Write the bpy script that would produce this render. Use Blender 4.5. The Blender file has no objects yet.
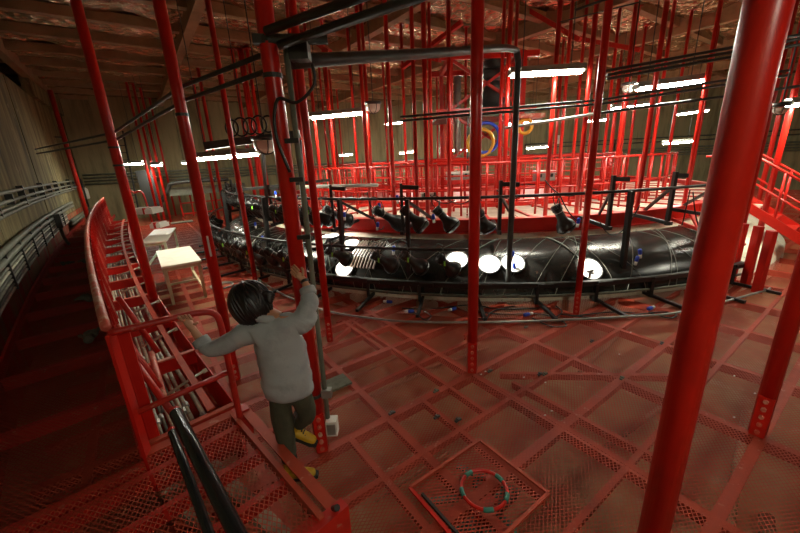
import bpy, bmesh, math, random
from mathutils import Vector, Matrix, noise
random.seed(7)
scene = bpy.context.scene
COL = scene.collection

# ------------------------------------------------------------------ camera
H = 2.4
FPX = 356.0
NADIR = (455.0 - 400.0, 1450.0 - 266.5)
_down = Vector((NADIR[0], NADIR[1], FPX)).normalized()
_up = -_down
_f = Vector((0, 0, 1)) - _up * _up.z
_f.normalize()
_r = _f.cross(_up)
def cam2w(c):
    return Vector((_r.dot(c), _f.dot(c), _up.dot(c)))
cam = bpy.data.cameras.new('camera')
cam.sensor_width = 36.0
cam.lens = FPX / 800.0 * 36.0
cam.clip_start = 0.05
cam.clip_end = 200
camo = bpy.data.objects.new('camera', cam)
COL.objects.link(camo)
_cx, _cy, _cz = cam2w(Vector((1, 0, 0))), cam2w(Vector((0, -1, 0))), cam2w(Vector((0, 0, -1)))
camo.matrix_world = Matrix(((_cx.x, _cy.x, _cz.x, 0), (_cx.y, _cy.y, _cz.y, 0), (_cx.z, _cy.z, _cz.z, H), (0, 0, 0, 1)))
scene.camera = camo

# ------------------------------------------------------------------ world, exposure
w = bpy.data.worlds.new('world')
scene.world = w
w.use_nodes = True
w.node_tree.nodes['Background'].inputs[0].default_value = (0, 0, 0, 1)
w.node_tree.nodes['Background'].inputs[1].default_value = 1.0
scene.view_settings.view_transform = 'Standard'
scene.view_settings.look = 'None'
scene.view_settings.gamma = 1.0
scene.view_settings.use_curve_mapping = False
scene.view_settings.exposure = 0.3
TUBE = 115.0

# ------------------------------------------------------------------ survey helpers (photo survey -> metres)
def ray(u, v):
    return cam2w(Vector((u - 400.0, v - 266.5, FPX)))
def at(u, v, Y):                      # point on the line of sight at northing Y
    r = ray(u, v); t = Y / r.y
    return Vector((r.x * t, Y, H + r.z * t))
def onz(u, v, z):                     # point on the line of sight at height z
    r = ray(u, v); t = (z - H) / r.z
    return Vector((r.x * t, r.y * t, z))
RC = Vector((2.85, 14.6, 0))          # centre of the round lamp ring
def pol(r, deg, z=0.0):
    a = math.radians(deg)
    return Vector((RC.x + r * math.cos(a), RC.y + r * math.sin(a), z))
AZ = math.radians(55)
GA = Vector((math.sin(AZ), math.cos(AZ), 0)); GB = Vector((-math.cos(AZ), math.sin(AZ), 0))
def ab(a, b, z=0.0):                  # building grid -> world
    p = GA * a + GB * b
    return Vector((p.x, p.y, z))
def path(s, off=0.0, z=0.0):          # left edge line of the cable trough; off = metres towards the wall
    n = 60; x, y = -2.03, 2.24; ds = s / n
    for i in range(n):
        a = math.radians(-42 + 0.45 * (i + .5) * ds); x += math.sin(a) * ds; y += math.cos(a) * ds
    a = math.radians(-42 + 0.45 * s)
    return Vector((x - math.cos(a) * off, y + math.sin(a) * off, z))

# ------------------------------------------------------------------ materials
MATS = {}
def _nodes(name):
    m = bpy.data.materials.new(name); m.use_nodes = True
    nt = m.node_tree; b = nt.nodes['Principled BSDF']
    MATS[name] = m
    return m, nt, b
def mixrgb(nt, fac, c1, c2):
    n = nt.nodes.new('ShaderNodeMix'); n.data_type = 'RGBA'
    if isinstance(fac, float): n.inputs[0].default_value = fac
    else: nt.links.new(fac, n.inputs[0])
    for i, c in ((6, c1), (7, c2)):
        if isinstance(c, tuple): n.inputs[i].default_value = (*c, 1)
        else: nt.links.new(c, n.inputs[i])
    return n.outputs[2]
def noise_fac(nt, scale, lo, hi, detail=4, coord='Object', stretch=None, rough=0.6):
    tc = nt.nodes.new('ShaderNodeTexCoord')
    src = tc.outputs[coord]
    if stretch:
        mp = nt.nodes.new('ShaderNodeMapping'); mp.inputs['Scale'].default_value = stretch
        nt.links.new(src, mp.inputs[0]); src = mp.outputs[0]
    n = nt.nodes.new('ShaderNodeTexNoise'); n.inputs['Scale'].default_value = scale
    n.inputs['Detail'].default_value = detail; n.inputs['Roughness'].default_value = rough
    nt.links.new(src, n.inputs['Vector'])
    r = nt.nodes.new('ShaderNodeMapRange'); r.inputs[1].default_value = lo; r.inputs[2].default_value = hi
    nt.links.new(n.outputs[0], r.inputs[0])
    return r.outputs[0]
def bump(nt, b, fac, strength, dist=0.01):
    n = nt.nodes.new('ShaderNodeBump'); n.inputs['Strength'].default_value = strength; n.inputs['Distance'].default_value = dist
    nt.links.new(fac, n.inputs['Height']); nt.links.new(n.outputs[0], b.inputs['Normal'])
def paint(name, c, c2=None, rough=0.4, scale=3.0, lo=.45, hi=.7, metal=0.0, bmp=0.0, stretch=None, spec=None, c3=None, lo3=.58, hi3=.66, scale3=14.0):
    m, nt, b = _nodes(name)
    b.inputs['Roughness'].default_value = rough; b.inputs['Metallic'].default_value = metal
    if spec is not None: b.inputs['Specular IOR Level'].default_value = spec
    col = c
    if c2:
        f = noise_fac(nt, scale, lo, hi, stretch=stretch)
        col = mixrgb(nt, f, c, c2)
        if bmp: bump(nt, b, f, bmp)
    if c3:
        col = mixrgb(nt, noise_fac(nt, scale3, lo3, hi3), col, c3)
    if isinstance(col, tuple): b.inputs['Base Color'].default_value = (*col, 1)
    else: nt.links.new(col, b.inputs['Base Color'])
    return m
def emit(name, c, s):
    m, nt, b = _nodes(name)
    b.inputs['Base Color'].default_value = (.9, .9, .9, 1)
    b.inputs['Emission Color'].default_value = (*c, 1); b.inputs['Emission Strength'].default_value = s
    return m
def expanded(name, c, c2, pu, pv, t, dust=(.46, .20, .13)):
    """expanded-metal sheet: diamond strands, open between"""
    m, nt, b = _nodes(name)
    tc = nt.nodes.new('ShaderNodeTexCoord'); sx = nt.nodes.new('ShaderNodeSeparateXYZ')
    nt.links.new(tc.outputs['UV'], sx.inputs[0])
    def math_(op, a, bb=None):
        n = nt.nodes.new('ShaderNodeMath'); n.operation = op
        for i, v in enumerate((a, bb)):
            if v is None: continue
            if isinstance(v, (int, float)): n.inputs[i].default_value = v
            else: nt.links.new(v, n.inputs[i])
        return n.outputs[0]
    U = math_('MULTIPLY', sx.outputs[0], 1.0 / pu); V = math_('MULTIPLY', sx.outputs[1], 1.0 / pv)
    w1 = math_('FRACT', math_('ADD', U, V)); w2 = math_('FRACT', math_('ADD', math_('SUBTRACT', U, V), 5000.0))
    solid = math_('MAXIMUM', math_('LESS_THAN', w1, t), math_('LESS_THAN', w2, t))
    col = mixrgb(nt, noise_fac(nt, 2.2, .4, .7), c, c2)
    col = mixrgb(nt, noise_fac(nt, 5.0, .60, .80), col, dust)
    nt.links.new(col, b.inputs['Base Color'])
    b.inputs['Roughness'].default_value = .55; b.inputs['Specular IOR Level'].default_value = .15
    nt.links.new(solid, b.inputs['Alpha'])
    return m

RED = paint('red_paint', (.56, .013, .006), (.44, .010, .005), rough=.32, scale=2.5, c3=(.62, .08, .05), lo3=.68, hi3=.74)
RED_D = paint('red_paint_worn', (.50, .016, .008), (.36, .018, .009), rough=.45, scale=4, c3=(.42, .16, .10), lo3=.62, hi3=.7)
RED_B = paint('red_beam', (.42, .062, .030), (.33, .048, .024), rough=.55, scale=5, spec=.2, c3=(.5, .2, .14), lo3=.62, hi3=.7)
RED_CAP = paint('red_cap_worn', (.55, .10, .06), (.62, .36, .26), rough=.5, scale=6, lo=.5, hi=.62)
MESH = expanded('red_expanded_mesh', (.42, .056, .026), (.29, .040, .020), .050, .030, .23)
MESH_C = expanded('catwalk_expanded_mesh', (.40, .056, .026), (.26, .042, .022), .056, .032, .23, dust=(.42, .22, .12))
SLAB = paint('brown_plaster', (.30, .185, .08), (.20, .12, .055), rough=.9, scale=1.4, bmp=.3, c3=(.36, .24, .13), lo3=.56, hi3=.7, scale3=4)
CONC = paint('stained_concrete', (.27, .225, .10), (.085, .072, .034), rough=.9, scale=1.5, stretch=(2.2, 2.2, .28), lo=.38, hi=.66, bmp=.3, c3=(.40, .34, .19), lo3=.62, hi3=.72, scale3=2.2)
CONC2 = paint('yellowed_concrete', (.31, .27, .145), (.16, .14, .075), rough=.9, scale=1.2, stretch=(3, 3, .4), bmp=.2)
CONC_R = paint('red_stained_concrete', (.30, .16, .07), (.42, .045, .02), rough=.85, scale=1.6, stretch=(2, 2, .6), lo=.42, hi=.58)
DARKC = paint('bare_concrete', (.22, .185, .10), (.15, .125, .07), rough=.95)
TIMBER = paint('roof_timber', (.34, .225, .12), (.22, .145, .072), rough=.7, scale=2, stretch=(1, 1, 1), bmp=.2)
GREY = paint('grey_conduit', (.16, .17, .125), (.10, .105, .08), rough=.6, scale=6)
PALE = paint('pale_conduit', (.46, .46, .34), (.33, .33, .24), rough=.5, scale=7, c3=(.2, .2, .15))
DKGREY = paint('dark_grey_conduit', (.055, .058, .052), (.035, .036, .034), rough=.45, scale=6, metal=.2)
BLACK = paint('black_metal', (.012, .013, .012), (.02, .02, .018), rough=.38, scale=8)
BLACKG = paint('black_gloss_tube', (.010, .011, .011), rough=.22)
LAMPB = paint('black_lamp_housing', (.014, .014, .013), (.022, .022, .020), rough=.34, scale=20)
COVER = paint('black_cover_sheet', (.013, .013, .011), (.022, .02, .017), rough=.24, scale=1.5, c3=(.10, .06, .04), lo3=.68, hi3=.8, scale3=5)
PLASTER = paint('white_plaster', (.80, .75, .60), (.66, .60, .44), rough=.9, scale=5, bmp=.5, c3=(.30, .25, .16), lo3=.62, hi3=.72, scale3=9)
DECKT = paint('tan_deck', (.62, .52, .42), (.45, .3, .22), rough=.7, scale=3)
WHITE_T = paint('white_table_top', (.78, .75, .62), (.70, .66, .52), rough=.4, scale=6)
CREAM = paint('cream_leg_paint', (.52, .50, .30), (.42, .40, .24), rough=.5, scale=9)
CARTON = paint('white_carton', (.75, .73, .66), (.65, .62, .55), rough=.7)
GALV = paint('galvanised', (.36, .37, .34), (.26, .27, .25), rough=.4, scale=9, metal=.6)
FIXT = paint('fixture_housing', (.30, .32, .28), (.22, .23, .2), rough=.5)
TUBEM = emit('fluorescent_tube', (1.0, .97, .80), TUBE)
PORTM = paint('white_port_disc', (.85, .83, .78), rough=.8)
GLASS = paint('milky_glass', (.75, .72, .62), rough=.25)
BLUE = paint('blue_plug', (.02, .07, .55), rough=.35)
WHITEP = paint('white_plug', (.75, .75, .7), rough=.4)
YEL = paint('yellow_hose', (.75, .36, .03), rough=.4)
GREEN = paint('green_tag', (.30, .75, .08), rough=.5)
TEAL = paint('teal_tape', (.03, .19, .14), (.02, .12, .09), rough=.6)
RAG = paint('grey_green_cloth', (.14, .14, .10), (.08, .08, .055), rough=.95, scale=14)
SKIN = paint('skin', (.52, .27, .16), (.47, .23, .13), rough=.5, scale=20)
HAIR = paint('black_hair', (.008, .006, .006), (.014, .011, .010), rough=.42, scale=30, stretch=(1, 1, .15))
SHIRT = paint('grey_shirt', (.36, .395, .405), (.30, .33, .34), rough=.85, scale=9, bmp=.25)
PANTS = paint('olive_trousers', (.060, .062, .035), (.045, .046, .026), rough=.85, scale=14, bmp=.2)
BOOT = paint('yellow_leather_boot', (.56, .33, .012), (.44, .24, .01), rough=.55, scale=14)
SOLE = paint('boot_sole', (.02, .02, .016), rough=.7)
STRING = paint('pale_string', (.22, .21, .17), rough=.6)
def foil_mat():
    m, nt, b = _nodes('foil_insulation')
    f = noise_fac(nt, 3.0, .3, .75, detail=6)
    col = mixrgb(nt, f, (.42, .27, .15), (.72, .60, .42))
    nt.links.new(col, b.inputs['Base Color'])
    b.inputs['Metallic'].default_value = .85; b.inputs['Roughness'].default_value = .24
    v = nt.nodes.new('ShaderNodeTexVoronoi'); v.inputs['Scale'].default_value = 6.0
    tc = nt.nodes.new('ShaderNodeTexCoord'); nt.links.new(tc.outputs['Object'], v.inputs['Vector'])
    bump(nt, b, v.outputs['Distance'], .9, .06)
    return m
FOIL = foil_mat()

# ------------------------------------------------------------------ mesh helpers
class MB:
    def __init__(s): s.v = []; s.f = []; s.uv = None; s.smooth = False
    def add(s, vs, fs):
        o = len(s.v); s.v += [tuple(v) for v in vs]; s.f += [tuple(i + o for i in f) for f in fs]
    def obox(s, c, ax, ay, az):       # oriented box: centre and half vectors
        c, ax, ay, az = Vector(c), Vector(ax), Vector(ay), Vector(az)
        vs = [c + i * ax + j * ay + k * az for k in (-1, 1) for j in (-1, 1) for i in (-1, 1)]
        s.add(vs, [(0, 2, 3, 1), (4, 5, 7, 6), (0, 1, 5, 4), (2, 6, 7, 3), (0, 4, 6, 2), (1, 3, 7, 5)])
    def box(s, x0, x1, y0, y1, z0, z1):
        s.obox(((x0 + x1) / 2, (y0 + y1) / 2, (z0 + z1) / 2), ((x1 - x0) / 2, 0, 0), (0, (y1 - y0) / 2, 0), (0, 0, (z1 - z0) / 2))
    def bar(s, p, q, w, h, up=(0, 0, 1)):   # rectangular bar from p to q
        p, q = Vector(p), Vector(q); d = (q - p); L = d.length; d.normalize()
        up = Vector(up); sd = d.cross(up)
        if sd.length < 1e-4: sd = d.cross(Vector((1, 0, 0)))
        sd.normalize(); u2 = sd.cross(d)
        s.obox((p + q) / 2, d * L / 2, sd * w / 2, u2 * h / 2)
    def tube(s, pts, r, n=10, cap=True):
        pts = [Vector(p) for p in pts]; m = len(pts)
        rs = r if isinstance(r, (list, tuple)) else [r] * m
        prev = None; rings = []
        for i, p in enumerate(pts):
            if i == 0: d = pts[1] - p
            elif i == m - 1: d = p - pts[i - 1]
            else: d = (pts[i + 1] - p).normalized() + (p - pts[i - 1]).normalized()
            if d.length < 1e-9: d = pts[min(i+1, m-1)] - pts[max(i-1, 0)]
            d.normalize()
            if prev is None:
                a = d.orthogonal().normalized()
            else:
                a = prev - d * prev.dot(d)
                a = a.normalized() if a.length > 1e-6 else d.orthogonal().normalized()
            prev = a; b = d.cross(a)
            rings.append([p + (a * math.cos(2 * math.pi * k / n) + b * math.sin(2 * math.pi * k / n)) * rs[i] for k in range(n)])
        vs = [v for rg in rings for v in rg]
        fs = [(i * n + k, i * n + (k + 1) % n, (i + 1) * n + (k + 1) % n, (i + 1) * n + k) for i in range(m - 1) for k in range(n)]
        if cap: fs += [tuple(range(n - 1, -1, -1)), tuple((m - 1) * n + k for k in range(n))]
        s.add(vs, fs)
    def torus(s, c, ax, R, r, n=28, k=8, a0=0, a1=360):
        c = Vector(c); ax = Vector(ax).normalized(); e = ax.orthogonal().normalized(); g = ax.cross(e)
        N = n if a1 - a0 >= 360 else n + 1
        pts = [c + (e * math.cos(math.radians(a0 + (a1 - a0) * i / n)) + g * math.sin(math.radians(a0 + (a1 - a0) * i / n))) * R for i in range(N)]
        if a1 - a0 >= 360: pts += [pts[0], ]
        s.tube(pts, r, k, cap=a1 - a0 < 360)
    def ell(s, c, rx, ry, rz, n=16, m=10, fn=None):
        vs = []; fs = []
        for j in range(m + 1):
            t = math.pi * j / m
            for i in range(n):
                p = 2 * math.pi * i / n
                q = Vector((math.sin(t) * math.cos(p), math.sin(t) * math.sin(p), math.cos(t)))
                k = fn(q) if fn else 1.0
                vs.append(Vector(c) + Vector((q.x * rx * k, q.y * ry * k, q.z * rz * k)))
        for j in range(m):
            for i in range(n):
                fs.append((j * n + i, (j + 1) * n + i, (j + 1) * n + (i + 1) % n, j * n + (i + 1) % n))
        s.add(vs, fs)
    def build(s, name, mat, parent=None, smooth=None):
        me = bpy.data.meshes.new(name); me.from_pydata(s.v, [], s.f); me.update()
        if s.uv:
            ul = me.uv_layers.new(name='UVMap')
            for lp in me.loops:
                ul.data[lp.index].uv = s.uv[lp.vertex_index]
        me.materials.append(mat)
        if smooth if smooth is not None else s.smooth:
            me.polygons.foreach_set('use_smooth', [True] * len(me.polygons))
            me.update()
        o = bpy.data.objects.new(name, me); COL.objects.link(o)
        if parent: o.parent = parent; o.matrix_parent_inverse = pinv(parent)
        return o
def pinv(p):
    m = Matrix.Translation(p.location) @ p.rotation_euler.to_matrix().to_4x4()
    if p.parent: m = Matrix.Translation(p.parent.location) @ p.parent.rotation_euler.to_matrix().to_4x4() @ p.matrix_parent_inverse @ m if False else m
    return m.inverted()
def tag(o, label, cat, group=None, kind=None):
    if label: o['label'] = label
    if cat: o['category'] = cat
    if group: o['group'] = group
    if kind: o['kind'] = kind
    return o
def empty(name, loc, label, cat, group=None):
    o = bpy.data.objects.new(name, None); COL.objects.link(o); o.location = loc
    o.empty_display_size = .1
    return tag(o, label, cat, group)
def mk(name, mat, parent, fn, smooth=False):
    m = MB(); fn(m); return m.build(name, mat, parent, smooth)
def struct(o, label=None):
    o['kind'] = 'structure'
    if label: o['label'] = label
    return o
def catenary(p, q, sag, n=10):
    p, q = Vector(p), Vector(q)
    return [p.lerp(q, i / n) - Vector((0, 0, sag * 4 * (i / n) * (1 - i / n))) for i in range(n + 1)]
def smoothpath(pts, n=6):
    pts = [Vector(p) for p in pts]; out = []
    for i in range(len(pts) - 1):
        p0 = pts[max(i - 1, 0)]; p1 = pts[i]; p2 = pts[i + 1]; p3 = pts[min(i + 2, len(pts) - 1)]
        for k in range(n):
            t = k / n
            out.append(.5 * ((2 * p1) + (p2 - p0) * t + (2 * p0 - 5 * p1 + 4 * p2 - p3) * t * t + (-p0 + 3 * p1 - 3 * p2 + p3) * t ** 3))
    out.append(pts[-1]); return out

# ================================================================== SETTING
ZC = 5.9
def slab_floor():
    m = MB(); z = -.42
    m.box(-20, 32, -10, 30, z - .3, z)
    o = m.build('floor', SLAB); struct(o, 'brown plaster slab seen below the red mesh deck'); return o
floor = slab_floor()

# ---- mesh deck: beams and expanded-metal sheets hang under the floor object
def deck_keep(p):
    return True
BS = [2.5 + .555 * k for k in range(-14, 33)]
AS = [2.70 + 1.18 * k for k in range(-9, 22)]
def left_limit(p):                     # signed distance right of the trough line
    best = 9e9
    a = math.radians(-38)
    return None
def clip_room(p):
    b = p.dot(GB); a = p.dot(GA)
    return True
def ring_cut(p, q, R=8.9):             # segments of p-q outside the pit circle
    d = q - p; L = d.length; d = d / L
    c = (RC - p); t0 = c.dot(d); h2 = c.length_squared - t0 * t0
    if h2 >= R * R: return [(p, q)]
    hh = math.sqrt(R * R - h2); out = []
    if t0 - hh > .05: out.append((p, p + d * min(t0 - hh, L)))
    if t0 + hh < L - .05: out.append((p + d * max(t0 + hh, 0), q))
    return out
def tee(m, p, q, w, h):
    z = Vector((0, 0, 1))
    m.bar(p - z * .012, q - z * .012, w, .012)
    m.bar(p - z * (.018 + h / 2), q - z * (.018 + h / 2), .022, h)
for k, b in enumerate(BS):
    big = (k - 14) % 2 == 0
    for p, q in ring_cut(ab(-1.2 + max(0, (b - 4) * .02), b, -.006), ab(21, b, -.006)):
        mk('floor_beam', RED_B, floor, lambda m: tee(m, p, q, .078 if big else .046, .11 if big else .07))
for k, a in enumerate(AS):
    big = True
    for p, q in ring_cut(ab(a, -5.2, -.008), ab(a, 22, -.008)):
        mk('floor_beam', RED_B, floor, lambda m: tee(m, p, q, .070, .10))
extra = [((2.32, 1.96), (2.32, 4.8), .06), ((1.95, 1.07), (1.95, 2.5), .06), ((2.2, 3.65), (2.2, 4.8), .06), ((2.95, 2.3), (4.38, 1.06), .06), ((2.72, 2.1), (2.72, .6), .07),
         ((2.92, 2.1), (2.98, .6), .06), ((1.1, 2.5), (1.15, .4), .07), ((1.6, 4.2), (2.6, 4.75), .06), ((4.4, 1.05), (6.1, 1.2), .05), ((3.3, 3.2), (4.6, 3.65), .06), ((.95, 3.1), (.95, 5.2), .06), ((2.1, 4.8), (3.3, 5.2), .06)]
for p, q, wd in extra:
    mk('floor_beam', RED_B, floor, lambda m: tee(m, ab(*p, -.004), ab(*q, -.004), wd * .75, .07))
def sheet(name, mat, parent, corners_uv, rot=0):
    m = MB(); m.add([c for c, _ in corners_uv], [tuple(range(len(corners_uv)))]); m.uv = [u for _, u in corners_uv]
    return m.build(name, mat, parent)
npan = 0
for ia in range(-1, 10):
    for ib in range(-3, 11):
        a0, a1 = .34 + 2.36 * (ia - 1), .34 + 2.36 * ia; b0, b1 = 2.5 + 2.22 * (ib - 1), 2.5 + 2.22 * ib
        cs = [ab(a0 + .012, b0 + .012), ab(a1 - .012, b0 + .012), ab(a1 - .012, b1 - .012), ab(a0 + .012, b1 - .012)]
        if max((c - RC).length for c in cs) < 9.0: continue
        if a1 < -1: continue
        j = random.uniform(-.002, .002)
        sheet('mesh_panel', MESH, floor, [(Vector((c.x, c.y, .004 + j)), (c.dot(GA), c.dot(GB))) for c in cs]); npan += 1
# pipes and timbers lying below the deck
for (a0, b0, a1, b1, r, mt) in [(.4, 2.25, 1.9, 2.3, .02, TIMBER), (1.1, 2.1, 1.95, 2.1, .015, TIMBER), (1.6, 3.35, 2.7, 3.3, .02, TIMBER), (2.4, 3.4, 3.8, 3.2, .02, TIMBER), (3.0, 1.2, 5.2, 1.0, .03, TIMBER),
                                (1.0, 3.8, 3.2, 3.9, .018, TIMBER), (2.7, .2, 4.8, .5, .04, TIMBER), (.2, 1.2, 1.2, 1.2, .03, TIMBER), (4.2, 2.0, 6.2, 2.2, .03, TIMBER), (1.2, -.4, 3.4, .1, .05, TIMBER), (3.6, -.2, 5.6, -.1, .05, TIMBER)]:
    o = mk('buried_pipe', mt, None, lambda m: m.tube([ab(a0, b0, -.41 + r), ab(a1, b1, -.41 + r)], r, 8), True)
    tag(o, 'brown rod lying on the brown slab below the red mesh floor', 'pipe', 'pipes below the mesh floor')

# ---- outer walls
def wall_run(name, pts, z0, z1, mat, th=.2, wmax=1.6, label=None, tint=None, gap=.012):
    root = bpy.data.objects.new(name, None); COL.objects.link(root); struct(root, label)
    m = MB()
    for p, q in zip(pts[:-1], pts[1:]):
        d = (q - p).normalized(); nrm = Vector((-d.y, d.x, 0))
        m.obox(((p + q) / 2 + nrm * (th * .5 + .05)) + Vector((0, 0, (z0 + z1) / 2)), d * (q - p).length / 2 * 1.02, nrm * .06, Vector((0, 0, (z1 - z0) / 2)))
    m.build('wall_core', DARKC, root)
    k = 0
    for p, q in zip(pts[:-1], pts[1:]):
        L = (q - p).length; n = max(1, round(L / wmax)); d = (q - p) / L; nrm = Vector((-d.y, d.x, 0))
        for i in range(n):
            c = p + d * (L * (i + .5) / n) + nrm * (.06 + random.uniform(0, .02))
            mm = MB(); mm.obox(c + Vector((0, 0, (z0 + z1) / 2)), d * (L / n / 2 - gap), nrm * .06, Vector((0, 0, (z1 - z0) / 2)))
            mm.build('wall_panel', mat, root)
    return root
WOFF = 1.08
lpts = [path(s, WOFF) for s in [-8, -6, -4, -2, 0, 2, 4, 6, 8, 10, 12, 14, 16, 18, 20, 21]]
wl = wall_run('wall_left', lpts[::1], .95, 5.1, CONC, wmax=2.0, gap=.003, label='stained concrete wall with board marks along the catwalk')
wl2 = wall_run('wall_left_base', lpts, -.5, .94, CONC_R, wmax=2.0, label='red stained foot of the concrete wall along the catwalk')
corner = path(21, WOFF)
opts = [path(s, 2.6) for s in (-9, -4, 0, 5, 10, 15, 22)]
wo = mk('wall_outer', DARKC, None, lambda m: [m.bar(p + Vector((0, 0, 3)), q + Vector((0, 0, 3)), .2, 7.0) for p, q in zip(opts[:-1], opts[1:])])
struct(wo, 'outer wall behind the gap above the stained concrete wall')
# upper haunch that closes the wall to the ceiling at its far end
hp = [path(s, WOFF) for s in (15.2, 17, 19, 21)]
hw = mk('wall_left_haunch', CONC, None, lambda m: [m.bar(p + Vector((0, 0, 5.5)), q + Vector((0, 0, 5.5)), .25, .84) for p, q in zip(hp[:-1], hp[1:])])
struct(hw, 'concrete haunch between the stained wall and the roof')
bpts = [corner, Vector((-13.2, 19.6, 0)), Vector((-9.5, 22.0, 0)), Vector((-5, 23.8, 0)), Vector((2, 24.9, 0)), Vector((9, 25.6, 0)), Vector((15, 25.2, 0)), Vector((21, 23, 0)), Vector((25, 18, 0)), Vector((27, 11, 0)), Vector((26, 2, 0)), Vector((19, -6, 0)), Vector((8, -8, 0)), path(-8, WOFF)]
wb = wall_run('wall_back', bpts[:6], -.5, 6.0, CONC2, wmax=1.9, label='yellowed concrete panel wall behind the red railings')
wr = wall_run('wall_right', bpts[5:10], -.5, 6.0, CONC2, wmax=1.9, label='yellowed concrete panel wall with pipe rails')
wf = wall_run('wall_front', bpts[9:], -.5, 6.0, CONC2, wmax=2.6, label='concrete wall closing the round room')

# ---- ceiling: boards, main beams, purlins, foil
ceil = bpy.data.objects.new('ceiling', None); COL.objects.link(ceil); struct(ceil, 'timber roof grid with crinkled foil insulation between the beams')
mk('roof_board', TIMBER, ceil, lambda m: m.box(-22, 34, -12, 32, ZC + .25, ZC + .4))
MAINS = [5.88 + 4.1 * k for k in range(-3, 6)]
PURL = [10.2 + 1.72 * k for k in range(-9, 9)]
for a in MAINS:
    mk('main_beam', TIMBER, ceil, lambda m: m.bar(ab(a, -12, ZC - .08), ab(a, 26, ZC - .08), .22, .42))
for b in PURL:
    mk('purlin', TIMBER, ceil, lambda m: m.bar(ab(-9, b, ZC + .02), ab(30, b, ZC + .02), .2, .22))
def foil():
    N = 0
    for i, (b0, b1) in enumerate(zip(PURL[:-1], PURL[1:])):
        for a0, a1 in zip([-7] + MAINS, MAINS + [28]):
            if a1 - a0 < .5: continue
            c = ab((a0 + a1) / 2, (b0 + b1) / 2)
            if (c - Vector((4, 9, 0))).length > 25 or c.y < -4: continue
            m = MB(); na = int((a1 - a0) / .16); nb = 10
            for ii in range(na + 1):
                for jj in range(nb + 1):
                    a = a0 + .1 + (a1 - a0 - .2) * ii / na; b = b0 + .09 + (b1 - b0 - .18) * jj / nb
                    h = noise.noise(Vector((a * 1.1, b * 1.3, 1))) * .10 + noise.noise(Vector((a * 3.7, b * 4.1, 5))) * .06
                    sag = .10 * math.sin(math.pi * jj / nb)
                    m.v.append(tuple(ab(a, b, ZC + .12 - sag + h)))
            m.f = [(x * (nb + 1) + y, (x + 1) * (nb + 1) + y, (x + 1) * (nb + 1) + y + 1, x * (nb + 1) + y + 1) for x in range(na) for y in range(nb)]
            m.build('foil_sheet', FOIL, ceil, False); N += 1
foil()
# red diagonal roof braces by the centre
for p, q in [((402, 68), (462, 22)), ((400, 50), (440, 60)), ((520, 5), (580, 40)), ((575, 38), (640, 50)), ((300, 30), (330, 52))]:
    mk('roof_brace', RED_D, ceil, lambda m: m.bar(at(*p, 11.0) , at(*q, 9.6), .1, .1))

# ================================================================== FLUORESCENT FIXTURES
def fixture(p, q, label, group=None, rods=True):
    p, q = Vector(p), Vector(q); d = (q - p).normalized(); L = (q - p).length
    mid = (p + q) / 2
    o = empty('fluorescent_light', mid, label, 'light', group)
    side = d.cross(Vector((0, 0, 1))).normalized()
    up = side.cross(d)
    def hous(m):
        e = d * (L / 2 + .05)
        ex, ez = .125, .0
        sec = [(-ex, ez), (-.06, .105), (.06, .105), (ex, ez), (ex - .008, ez - .002), (.055, .09), (-.055, .09), (.008 - ex, ez - .002)]
        vs = [mid + s * e + side * x + up * z for s in (-1, 1) for x, z in sec]
        n = len(sec)
        m.add(vs, [(i, (i + 1) % n, n + (i + 1) % n, n + i) for i in range(n)] + [tuple(range(n - 1, -1, -1)), tuple(range(n, 2 * n))])
    hs = mk('housing', FIXT, o, hous)
    def diff(m):
        n = 12
        ring = [(math.cos(2 * math.pi * k / n), math.sin(2 * math.pi * k / n)) for k in range(n)]
        vs = [mid + e_ * d * L / 2 + side * x * .088 + up * (z * .05 - .012) for e_ in (-1, 1) for x, z in ring]
        m.add(vs, [(k, (k + 1) % n, n + (k + 1) % n, n + k) for k in range(n)] + [tuple(range(n - 1, -1, -1)), tuple(range(n, 2 * n))])
    mk('diffuser', TUBEM, o, diff)
    for s in (-1, 1):
        mk('end_cap', FIXT, hs, lambda m: m.obox(mid + d * s * (L / 2 + .035) + up * .02, d * .02, side * .09, up * .045))
    if rods:
        for s in (-.35, .35):
            b = mid + d * L * s + up * .08
            mk('hanger_rod', DKGREY, hs, lambda m: m.tube([b, Vector((b.x, b.y, ZC + .2))], .009, 6))
    return o
FX = [(198, 158, 257, 153, 7.9, 'long fluorescent light beside the milky bulkhead lamp', True), (312, 117, 363, 112, 9.4, 'fluorescent light hanging over the curved row of black lamps', True),
      (512, 74, 581, 70, 7.1, 'fluorescent light beside the bent dark pipe', True), (638, 88, 700, 80, 7.8, 'fluorescent light hanging under the dark overhead pipe runs by the lamp rail end', True),
      (612, 108, 650, 104, 12.5, 'fluorescent light over the inner red railing', True), (677, 114, 707, 110, 15.7, 'fluorescent light high in front of the yellowed wall', True),
      (118, 164, 142, 163, 16, 'fluorescent light over the far end of the catwalk', True), (152.5, 165, 161, 164.5, 15.5, 'short fluorescent light between the slim poles by the catwalk end', True),
      (385, 124, 402, 122, 19, None, True), (400, 153, 415, 151, 20, None, True), (453, 150, 467, 150, 20, None, True), (505, 124, 540, 121, 13.5, 'fluorescent light behind the machine frame', True),
      (527, 148, 549, 146, 19, None, True), (588, 121, 608, 119, 18, None, True), (664, 143, 692, 141, 16.6, 'fluorescent light low over the outer red railing', True), (340, 155, 352, 154, 20, None, True),
      (790, 104, 850, 98, 7, 'fluorescent light beside the small dark bulkhead lamp', True), (183, 163, 191, 162.5, 17, None, True)]
for u0, v0, u1, v1, Y, lab, rd in FX:
    fixture(at(u0, v0, Y), at(u1, v1, Y), lab or 'small distant fluorescent light in front of the back wall', None if lab else 'distant fluorescent lights', rd)
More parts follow.
